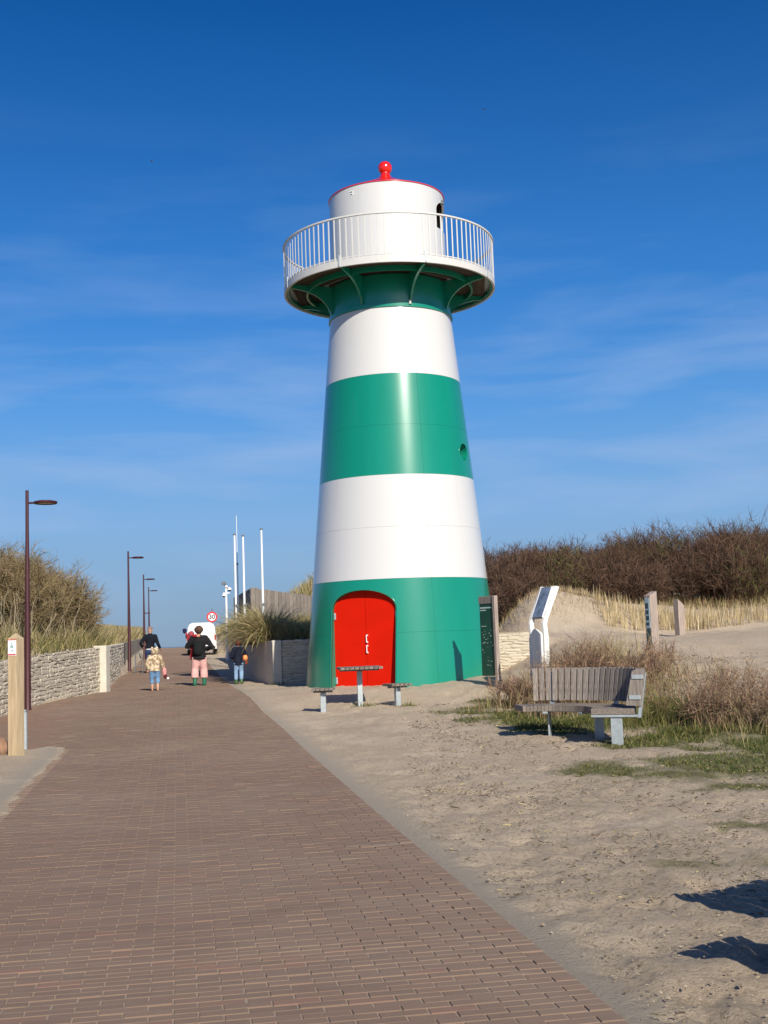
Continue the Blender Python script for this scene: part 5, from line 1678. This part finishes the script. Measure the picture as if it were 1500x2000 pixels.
# ---- marram tussocks hanging over the right wall
def tussock(x, y, n, ln, label, cols, zup=0):
    z = max(H(x, y), 1.42) + zup
    t = empty('marram_tussock', (x, y, z))
    tag(t, label, 'grass tussock', 'marram tussocks above the right wall')
    P = np.stack([RNG.normal(0, .16, n), RNG.normal(0, .16, n), np.full(n, -.04)], 1)
    az = np.arctan2(P[:, 1], P[:, 0] - .10) + RNG.normal(0, .5, n)
    V, F, Cc = blades(P, az, np.abs(RNG.normal(.45, .3, n)), ln * RNG.uniform(.45, 1.05, n), RNG.uniform(.012, .028, n), pick(cols, n, .25), RNG.uniform(.7, 2.3, n), 5)
    tag(link('blades', np_mesh('blades', V, F, M['grass'], Cc), t), kind='stuff')
MAR = STRAW + STRAW[:2] + OLIVE[:1] + [(.26, .27, .10), (.34, .33, .16)]
tussock(-3.40, 34.0, 1500, 1.5, 'broad arching straw green marram tussock drooping over the wall beside the pier', MAR, .15)
tussock(-3.75, 35.5, 1300, 1.5, 'marram tussock whose blades hang down the dark side wall', MAR, .1)
tussock(-2.45, 33.2, 700, .85, 'rusty tinged marram tussock straight above the pale corner pier', MAR + RUST[:1], .1)
tussock(-4.35, 37.8, 1000, 1.4, 'marram tussock partly shaded next to the white van', MAR, .1)
tussock(-3.9, 39.8, 800, 1.2, 'tall marram tussock below the dark side of the pavilion', MAR, .1)
tussock(-5.0, 44.8, 800, 1.1, 'feathery marram tussock beneath the camera pole', MAR, .1)

# ---- dry shrubs round the bench
def fringe(cx, cy, rx, ry, n, h0, h1, cols, wk=1.0, lean=.4):
    x = cx + RNG.normal(0, rx, n); y = cy + RNG.normal(0, ry, n)
    P = np.stack([x, y, zof(x, y)], 1)
    return blades(P, RNG.uniform(0, 6.28, n), RNG.uniform(0, lean, n), RNG.uniform(h0, h1, n), RNG.uniform(.004, .010, n) * wk, pick(cols, n), RNG.uniform(.1, 1.1, n), 3)
RW = .008
shrub('dry_shrub', 'reddish dry shrub between the green board and the white lectern', 'shrub', [(2.45, 22.4, .55, .75, 40, 7, .4, 2), (2.75, 22.0, .5, .8, 36, 7, .4, 2), (2.2, 23.2, .4, .6, 24, 6, .4, 2)], RUST, RW, 'dry shrubs by the bench', fringe(2.5, 22.2, .4, .5, 400, .2, .5, STRAW[1:] + RUST, 1.2))
shrub('dry_shrub', 'twiggy brown shrub right behind the bench backrest', 'shrub', [(3.15, 20.6, .7, 1.0, 50, 8, .4, 2), (3.6, 20.2, .7, 1.0, 46, 8, .4, 2), (2.75, 20.2, .5, .7, 30, 7, .4, 2)], RUST + BROWN[:2], RW, 'dry shrubs by the bench', fringe(3.2, 20.3, .6, .5, 600, .25, .65, STRAW[1:] + RUST, 1.1))
shrub('dry_shrub', 'wispy shrub with straw grass at the foot of the lectern', 'shrub', [(3.3, 22.2, .6, .95, 40, 7, .42, 2), (3.7, 22.6, .6, .9, 34, 7, .42, 2)], RUST, RW, 'dry shrubs by the bench', fringe(3.6, 22.6, .5, .6, 1000, .4, .95, STRAW, 1.3, .5))
shrub('dry_shrub', 'rusty shrub at the foot of the leaning marker post', 'shrub', [(4.3, 20.6, .6, .75, 40, 7, .4, 2), (4.75, 21.4, .4, .6, 26, 6, .4, 2)], RUST, RW, 'dry shrubs by the bench', fringe(4.3, 20.4, .5, .5, 600, .25, .7, STRAW + RUST, 1.1, .5))
shrub('dry_shrub', 'straw coloured shrub with long bare twigs on the grassy bank beside the bench', 'shrub', [(4.55, 16.9, .6, .80, 60, 8, .42, 2), (5.0, 17.4, .6, .85, 56, 8, .42, 2), (5.3, 16.4, .55, .75, 50, 8, .42, 2)], RUST + [(.30, .25, .16)], RW * .8, 'dry shrubs by the bench', fringe(4.8, 16.8, .45, .6, 700, .15, .55, STRAW[1:] + OLIVE[:1] + RUST, .8, .5))
shrub('dry_shrub', 'low green brown weeds hugging the bench end', 'shrub', [(3.75, 17.9, .5, .5, 26, 6, .4, 2), (4.2, 18.6, .5, .6, 26, 6, .4, 2)], RUST[:2] + OLIVE[:2], RW * .8, 'dry shrubs by the bench', fringe(3.8, 18.0, .45, .6, 1500, .12, .38, GREEN + OLIVE, .9, .6))
# weed tufts at the stool and table feet
for (x, y, n, lb) in ((-.5, 23.6, 160, 'small weed tuft at the foot of the square table'), (.3, 23.3, 150, 'small weed tuft at the foot of the askew stool'), (-2.95, 32.0, 120, 'small weed tuft at the foot of the pale corner pier')):
    t = empty('weed_tuft', (x, y, H(x, y))); tag(t, lb, 'weed', 'weed tufts on the sand')
    V, F, Cc = fringe(x, y, .12, .09, n, .05, .16, GREEN + OLIVE, 1.2, .9)
    tag(link('blades', np_mesh('blades', V - np.array(t.location), F, M['grass'], Cc), t), kind='stuff')
